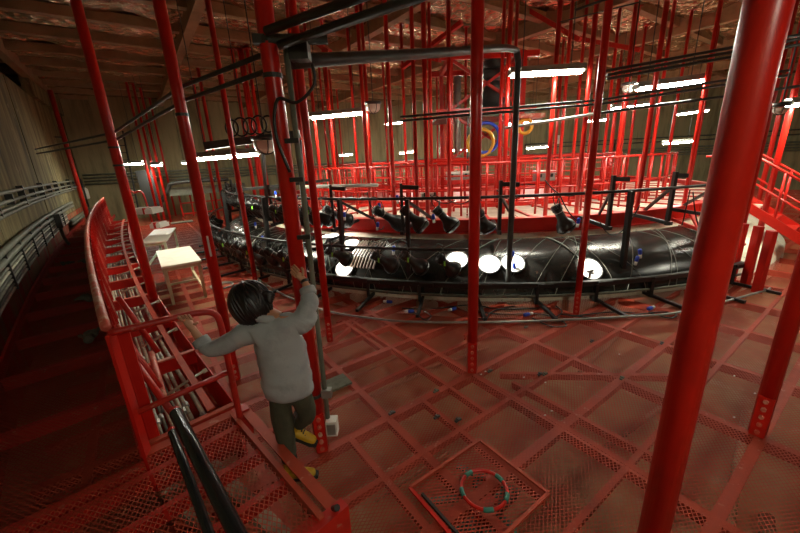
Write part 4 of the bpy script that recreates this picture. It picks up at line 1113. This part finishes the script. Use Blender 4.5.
mk('box_body', DKGREY, o, lambda m: m.box(j3.x + .06, j3.x + .18, j3.y - .05, j3.y + .05, j3.z - .07, j3.z + .03))
mk('bracket', DKGREY, o, lambda m: m.bar(j3 + Vector((-.15, -.04, .05)), j3 + Vector((.3, .02, .05)), .05, .05))
mk('loop_lead', BLACK, o, lambda m: m.tube(smoothpath([j3 + Vector((.2, -.05, -.1)), j3 + Vector((.2, -.05, -.22)), j3 + Vector((.08, -.06, -.32)), j3 + Vector((-.04, -.07, -.3)), j3 + Vector((-.08, -.07, -.5)), j3 + Vector((-.02, -.07, -.75))], 5), .011, 6), True)
dc = [Vector((P3[0] + .11, P3[1] - .02, 3.1)), Vector((P3[0] + .11, P3[1] - .02, 2.2)), Vector((P3[0] + .10, P3[1] - .03, 1.2)), Vector((P3[0] + .09, P3[1] - .03, .25))]
o = empty('drop_conduit', dc[-1], 'thin grey conduit strapped beside the gripped pole with a switch box', 'conduit')
mk('tube', GREY, o, lambda m: m.tube(dc, .019, 10), True)
sb = Vector((P3[0] + .12, P3[1] - .04, .27))
mk('switch_box', CARTON, o, lambda m: m.box(sb.x - .04, sb.x + .05, sb.y - .05, sb.y + .04, sb.z - .08, sb.z + .06))
mk('switch_lid', GALV, o, lambda m: m.box(sb.x - .03, sb.x + .04, sb.y - .06, sb.y - .05, sb.z - .06, sb.z + .04))
mk('tee_box', GALV, o, lambda m: m.box(sb.x - .05, sb.x + .03, sb.y - .03, sb.y + .03, .55, .62))
for z in (1.9, 2.3, 2.55):
    mk('strap_clip', BLACK, o, lambda m: m.bar((P3[0] + .04, P3[1] - .06, z), (P3[0] + .13, P3[1] - .05, z), .03, .03))
o = mk('grey_standpipe', GALV, None, lambda m: m.tube([at(297, 140, 8.4), at(309, 260, 8.4)], .05, 8), True); tag(o, 'pale grey standpipe behind the gripped pole among the lamps', 'pipe')
RUNS = [((400, 117), (600, 100), (790, 70), 6.6), ((400, 121), (600, 104), (790, 75), 6.6), ((600, 113), (735, 95), (800, 86), 6.0), ((607, 75), (742, 50), (830, 33), 5.4), ((607, 79), (742, 55), (830, 39), 5.4), ((605, 71), (740, 46), (830, 29), 5.4)]
for a, b, c, Y in RUNS:
    run([at(*a, Y), at(*b, Y * .97), at(*c, Y * .94)], .02, 'thin dark conduit in the overhead runs above the lamp rail', 'overhead runs above the lamp rail')
run([at(505, 128, 7.5), at(600, 113, 7.2), at(690, 101, 7.0)], .028, 'pale conduit crossing behind the hanger poles overhead', None, GALV)
run([at(575, 10, 4.2), at(690, -30, 4.0)], .012, 'thin dark wire under the foil roof')
run([at(560, 22, 7.5), at(640, 2, 7.0)], .012, 'thin black wire under the roof near the centre')
bb = Vector((PB[0], PB[1], 2.95))
o = empty('strut_bracket', bb, 'grey channel strut clamped to the thick pole', 'bracket')
mk('channel', GALV, o, lambda m: m.bar(bb + Vector((.05, .05, 0)), bb + Vector((.9, .35, .0)), .05, .06))
mk('clamp_ring', DKGREY, o, lambda m: m.tube([bb - Vector((0, 0, .03)), bb + Vector((0, 0, .03))], .08, 16))

# ---- bulkhead lamps
def bulkhead(c, r, label):
    c = Vector(c); o = empty('bulkhead_lamp', c, label, 'lamp')
    bp = mk('back_plate', DKGREY, o, lambda m: m.tube([c + Vector((0, 0, .02)), c + Vector((0, 0, .07))], r * 1.15, 16), True)
    def dome(m):
        prof = [(1.0, .02), (1.0, -.3), (.92, -.6), (.7, -.85), (.35, -1.0), (.05, -1.03)]
        n = 16
        m.add([c + Vector((r * q * math.cos(2 * math.pi * k / n), r * q * math.sin(2 * math.pi * k / n), z * r)) for q, z in prof for k in range(n)], [(j * n + k, j * n + (k + 1) % n, (j + 1) * n + (k + 1) % n, (j + 1) * n + k) for j in range(len(prof) - 1) for k in range(n)])
    gd = mk('glass_dome', GLASS, o, dome, True)
    for a in (0, 60, 120):
        e = Vector((math.cos(math.radians(a)), math.sin(math.radians(a)), 0))
        mk('cage_wire', DKGREY, gd, lambda m: m.tube([c + e * r * 1.08 * math.cos(t) - Vector((0, 0, r * 1.1 * math.sin(t))) for t in [math.pi * i / 10 for i in range(11)]], r * .05, 5), True)
    mk('stem', DKGREY, bp, lambda m: m.tube([c + Vector((0, 0, .06)), Vector((c.x, c.y, ZC - .12))], .012, 6))
bulkhead(at(265, 141, 7.2), .22, 'milky caged bulkhead lamp beside the long fluorescent light')
bulkhead(at(373, 105, 9.0), .17, 'milky bulkhead lamp hanging behind a red pole over the platform')
bulkhead(at(629, 86, 8.5), .13, 'small bulkhead lamp beside a fluorescent light under the overhead runs')
bulkhead(at(781, 108, 5.2), .08, 'small dark bulkhead lamp behind the thick pole')
# dark equipment cluster under the first fixture
eq = at(250, 150, 7.6)
o = empty('gantry', eq, 'dark steel gantry with cable loops above the crowded lamps', 'gantry')
mk('beam', DKGREY, o, lambda m: m.bar(at(205, 146, 7.4), at(300, 134, 7.6), .12, .14))
mk('beam', DKGREY, o, lambda m: m.bar(at(240, 190, 8.0), at(330, 180, 8.2), .06, .06))
for i in range(5):
    a = at(232 + 9 * i, 128 - i, 7.5)
    mk('cable_loop', BLACK, o, lambda m: m.torus(a, (.3, 1, 0), .15 + .02 * (i % 2), .018, 18, 6), True)
for u in (262, 285, 300):
    mk('post', DKGREY, o, lambda m: m.bar(at(u, 140, 7.9), at(u + 6, 215, 7.9), .06, .06))

# ================================================================== PERSON
def skin(name, verts, edges, radii, mat, parent, sub=2, root=0, post=None):
    me = bpy.data.meshes.new(name + '_cage'); me.from_pydata([tuple(v) for v in verts], edges, []); me.update()
    tmp = bpy.data.objects.new(name + '_cage', me); COL.objects.link(tmp)
    md = tmp.modifiers.new('s', 'SKIN'); md.use_smooth_shade = True
    sv = me.skin_vertices[0].data
    for i, r in enumerate(radii):
        sv[i].radius = r if isinstance(r, tuple) else (r, r)
        sv[i].use_root = (i == root)
    ms = tmp.modifiers.new('u', 'SUBSURF'); ms.levels = sub; ms.render_levels = sub
    dg = bpy.context.evaluated_depsgraph_get(); dg.update()
    m2 = bpy.data.meshes.new_from_object(tmp.evaluated_get(dg))
    bpy.data.objects.remove(tmp); bpy.data.meshes.remove(me)
    m2.name = name; m2.materials.clear(); m2.materials.append(mat)
    if post:
        for v in m2.vertices: v.co = post(v.co)
    m2.polygons.foreach_set('use_smooth', [True] * len(m2.polygons))
    o = bpy.data.objects.new(name, m2); COL.objects.link(o)
    o.parent = parent; o.matrix_parent_inverse = pinv(parent)
    return o
def person():
    V = Vector
    foot = V((-.945, 2.235, 0))
    o = empty('person', foot, 'person in a grey shirt stepping down while gripping a red pole and a rail', 'person')
    pelvis = V((-.86, 2.26, .86)); waist = V((-.87, 2.27, 1.0)); chest = V((-.89, 2.29, 1.19)); neckb = V((-.935, 2.31, 1.37)); neck = V((-.98, 2.34, 1.42)); headc = V((-1.09, 2.37, 1.475))
    shR, shL = V((-.70, 2.30, 1.33)), V((-1.09, 2.26, 1.27))
    elR, elL = V((-.655, 2.40, 1.47)), V((-1.37, 2.24, 1.17))
    wrR = V((-.70, 2.462, 1.585)); wrL = V((-1.475, 2.285, 1.33))
    hpR, hpL = V((-.79, 2.28, .80)), V((-.945, 2.25, .80))
    knL = V((-.935, 2.25, .45)); anL = V((-.935, 2.25, .10))
    knR = V((-.755, 2.30, .56)); anR = V((-.895, 2.40, .37))
    # body: one continuous mesh
    vs = [pelvis, waist, chest, neckb, neck, headc, headc + V((-.02, .01, .07)), shR, elR, wrR, shL, elL, wrL, hpR, knR, anR, hpL, knL, anL]
    ed = [(0, 1), (1, 2), (2, 3), (3, 4), (4, 5), (5, 6), (3, 7), (7, 8), (8, 9), (3, 10), (10, 11), (11, 12), (0, 13), (13, 14), (14, 15), (0, 16), (16, 17), (17, 18)]
    rd = [.12, .10, .11, .06, .048, .085, .065, .055, .038, .026, .055, .038, .026, .075, .05, .035, .075, .05, .035]
    skin('body', vs, ed, rd, SKIN, o)
    # shirt
    hem = V((-.855, 2.25, .74)); 
    vs = [hem, V((-.86, 2.26, .86)), waist, chest, V((-.915, 2.30, 1.32)), shR, elR.lerp(shR, .0), V(elR).lerp(wrR, .42), shL, elL, V(elL).lerp(wrL, .45)]
    ed = [(0, 1), (1, 2), (2, 3), (3, 4), (4, 5), (5, 6), (6, 7), (4, 8), (8, 9), (9, 10)]
    rd = [.15, .150, .142, .148, .10, .085, .068, .054, .085, .066, .052]
    def folds(c):
        n = noise.noise(V((c.x * 9, c.y * 9, c.z * 14))) * .013 + noise.noise(V((c.x * 22, c.y * 22, c.z * 30 + c.x * 25))) * .008
        cx = -.86 - .05 * max(0, min(1, (c.z - .85) / .45)); dx = c.x - cx; ax_ = abs(dx)
        if c.z < 1.36:
            c = V(c); c.x = cx + dx * (1.34 if ax_ < .16 else 1) + (math.copysign(.0544 * max(0, 1 - (ax_ - .16) / .16), dx) if ax_ >= .16 else 0)
        d = (V(c) - V((-.88, 2.28, c.z))); d.z = 0
        return V(c) + (d.normalized() * n if d.length > .01 else V((0, 0, 0)))
    sh = skin('shirt', vs, ed, rd, SHIRT, o, 3, post=folds)
    mk('collar', SHIRT, sh, lambda m: m.tube([neckb + V((.078 * math.cos(t) - .02, .07 * math.sin(t), .01 + .025 * math.cos(t + 2.3))) for t in [2 * math.pi * i / 16 for i in range(17)]], .03, 8, cap=False), True)
    for e, wri in ((elR, wrR), (elL, wrL)):
        c = V(e).lerp(wri, .42); d = (wri - e).normalized()
        mk('rolled_cuff', SHIRT, sh, lambda m: m.tube([c - d * .03, c - d * .02, c + d * .025, c + d * .03], [.05, .058, .056, .048], 12), True)
    # trousers
    vs = [pelvis - V((0, 0, .04)), pelvis + V((0, 0, .06)), hpR, knR, V(knR).lerp(anR, .55), V(knR).lerp(anR, .9), hpL, knL, V(knL).lerp(anL, .5), V(knL).lerp(anL, .78)]
    ed = [(0, 1), (0, 2), (2, 3), (3, 4), (4, 5), (0, 6), (6, 7), (7, 8), (8, 9)]
    rd = [(.135, .11), (.13, .11), .10, .074, .064, .055, .105, .078, .068, .058]
    def crease(c):
        n = noise.noise(V((c.x * 12, c.y * 12, c.z * 20))) * .008
        return V(c) + V((n, -n, 0))
    skin('trousers', vs, ed, rd, PANTS, o, 2, post=crease)
    # boots
    def boot(an, toe, up):
        toe = V(toe).normalized(); up = V(up).normalized(); sdv = toe.cross(up).normalized()
        heel = an - up * .075 - toe * .06
        vs = [an + up * .10, an + up * .02, an - up * .05 - toe * .03, an - up * .055 + toe * .06, an - up * .068 + toe * .15, an - up * .07 + toe * .19]
        b = skin('boot', vs, [(0, 1), (1, 2), (2, 3), (3, 4), (4, 5)], [.055, .052, .052, .046, .042, .03], BOOT, o, 2)
        mk('sole', SOLE, b, lambda m: m.add([heel + toe * t + sdv * s_ * wd + up * h - up * .028 for h in (0, .028) for t, wd in ((-.02, .03), (.04, .042), (.14, .04), (.21, .046), (.265, .024)) for s_ in (-1, 1)],
            [(0, 1, 11, 10), (8, 18, 19, 9)] + [(2 * i, 2 * i + 10, 2 * i + 12, 2 * i + 2) for i in range(4)] + [(2 * i + 1, 2 * i + 3, 2 * i + 13, 2 * i + 11) for i in range(4)] + [(2 * i, 2 * i + 2, 2 * i + 3, 2 * i + 1) for i in range(4)] + [(2 * i + 10, 2 * i + 11, 2 * i + 13, 2 * i + 12) for i in range(4)]))
        mk('boot_cuff', SOLE, b, lambda m: m.tube([an + up * .09, an + up * .125], [.06, .058], 12))
        mk('lace', SOLE, b, lambda m: [m.bar(an + toe * (.05 + .02 * i) - up * (.005 + .012 * i) - sdv * .03, an + toe * (.05 + .02 * i) - up * (.005 + .012 * i) + sdv * .03, .008, .008) for i in range(4)])
    boot(anL + V((0, 0, .005)), (.65, .04, 0), (0, 0, 1))
    boot(anR, (.72, -.05, -.36), (.36, .0, .9))
    # hands
    def hand(wri, pd, spread, curl_to, nrmv, parent):
        """palm from wrist along pd; fingers fan along spread and curl towards curl_to"""
        pd = V(pd).normalized(); sp = V(spread).normalized(); cu = V(curl_to).normalized()
        pc = wri + pd * .045
        pm = skin('palm', [wri - pd * .03, wri, pc, wri + pd * .085], [(0, 1), (1, 2), (2, 3)], [.024, .026, (.036, .022), (.036, .018)], SKIN, parent, 2)
        for i, ln in enumerate((.062, .072, .068, .054)):
            b = wri + pd * .085 + sp * (.030 - .020 * i)
            k1 = b + pd * ln * .42 + cu * .008; k2 = k1 + (pd * .45 + cu * .9).normalized() * ln * .42; k3 = k2 + (cu - pd * .35).normalized() * ln * .34
            skin('finger', [b - pd * .02, b, k1, k2, k3], [(0, 1), (1, 2), (2, 3), (3, 4)], [.009, .0095, .009, .0085, .007], SKIN, pm, 2)
        t0 = wri + pd * .03 + sp * .030; t1 = t0 + sp * .028 + pd * .02 + cu * .012; t2 = t1 + (cu + pd * .5).normalized() * .034
        skin('thumb', [t0 - sp * .02, t0, t1, t2], [(0, 1), (1, 2), (2, 3)], [.011, .0115, .0105, .0085], SKIN, pm, 2)
        return pm
    hb = V((P3[0], P3[1], 1.70)) - wrR
    hand(wrR, (-.55, .12, .62), (.5, -.05, .72), (-.35, .9, -.12), None, o)
    gt = GL.lerp(TR, .42); 
    hand(wrL, (-.35, .10, .75), (.85, .3, .0), (-.25, .35, -.85), None, o)
    mk('wrist_band', BLACK, o, lambda m: m.tube([wrR - (wrR - elR).normalized() * .012, wrR + (wrR - elR).normalized() * .008], .031, 12))
    # face
    fd = V((-.62, .62, -.45)).normalized(); upv = V((-.35, .2, .92)); upv = (upv - fd * upv.dot(fd)).normalized(); rt = fd.cross(upv).normalized()
    hc = headc + V((0, 0, .0))
    hd = MB()
    hd.ell((0, 0, 0), 1, 1, 1, 24, 16)
    hd.v = [tuple(hc + rt * v[0] * .076 * (1 - .18 * max(0, -v[2])) + fd * v[1] * .095 + upv * v[2] * .115) for v in hd.v]
    face = hd.build('head', SKIN, o, True)
    mk('nose', SKIN, face, lambda m: m.tube([hc + fd * .088 + upv * .02, hc + fd * .112 - upv * .015, hc + fd * .09 - upv * .025], [.009, .014, .008], 8), True)
    mk('mouth', paint('lips', (.38, .12, .09), rough=.5), face, lambda m: m.tube([hc + fd * .082 - upv * .055 - rt * .02, hc + fd * .089 - upv * .057, hc + fd * .082 - upv * .055 + rt * .02], [.004, .007, .004], 6), True)
    for s in (-1, 1):
        mk('eye', BLACKG, face, lambda m: m.ell(hc + fd * .083 + rt * s * .03 + upv * .012, .010, .008, .006, 8, 6), True)
        mk('ear', SKIN, face, lambda m: m.ell(hc + rt * s * .078 - fd * .005, .014, .020, .030, 10, 8), True)
    # hair: bob cut with a short tied tuft
    hr = MB(); n, mm_ = 40, 22
    for j in range(mm_ + 1):
        t = math.pi * j / mm_
        for i in range(n):
            p = 2 * math.pi * i / n
            q = V((math.sin(t) * math.cos(p), math.sin(t) * math.sin(p), math.cos(t)))
            strand = 1 + .018 * math.sin(p * 17 + 2 * math.sin(t * 3)) + .03 * noise.noise(q * 3)
            front = max(0, q.y)            # towards the face
            k = strand
            if q.z < -.15: k *= 1 + .05 * min(1, (-.15 - q.z) * 2)
            if front > .35 and q.z < .45: k *= .80
            hr.v.append(tuple(hc + rt * q.x * .132 * k + fd * (q.y * .142 * k - .032) + upv * (q.z * (.142 if q.z > 0 else .195) * k + .002)))
    hr.f = [(j * n + i, (j + 1) * n + i, (j + 1) * n + (i + 1) % n, j * n + (i + 1) % n) for j in range(mm_) for i in range(n)]
    hair = hr.build('hair', HAIR, o, True)
    def locks(m):
        for a in range(46):
            ph = 2 * math.pi * a / 46 + .05 * math.sin(a * 7)
            pts = []
            for j in range(9):
                t = .12 + (2.35 if math.sin(ph) < .35 else 1.25) * j / 8
                q = V((math.sin(t) * math.cos(ph + .12 * math.sin(j + a)), math.sin(t) * math.sin(ph), math.cos(t)))
                kk = 1.0 + (.05 * min(1, max(0, -.15 - q.z) * 2)) + .012 * math.sin(a * 3.1)
                pts.append(hc + rt * q.x * .133 * kk + fd * (q.y * .143 * kk - .032) + upv * (q.z * (.143 if q.z > 0 else .197) * kk + .002))
            m.tube(pts, [.007, .010, .011, .011, .011, .010, .009, .007, .003], 5)
    mk('hair_locks', HAIR, hair, locks, True)
    tb = hc + V((.13, -.05, .03))
    mk('hair_tuft', HAIR, hair, lambda m: [m.tube(smoothpath([tb - V((.03, 0, 0)), tb + V((.03, -.01, .015 + .01 * k)), tb + V((.06 + .006 * k, -.02 + .006 * k, .0 + .014 * (k - 2)))], 4), [.024] * 4 + [.018] * 3 + [.012, .004], 7) for k in range(5)], True)
person()
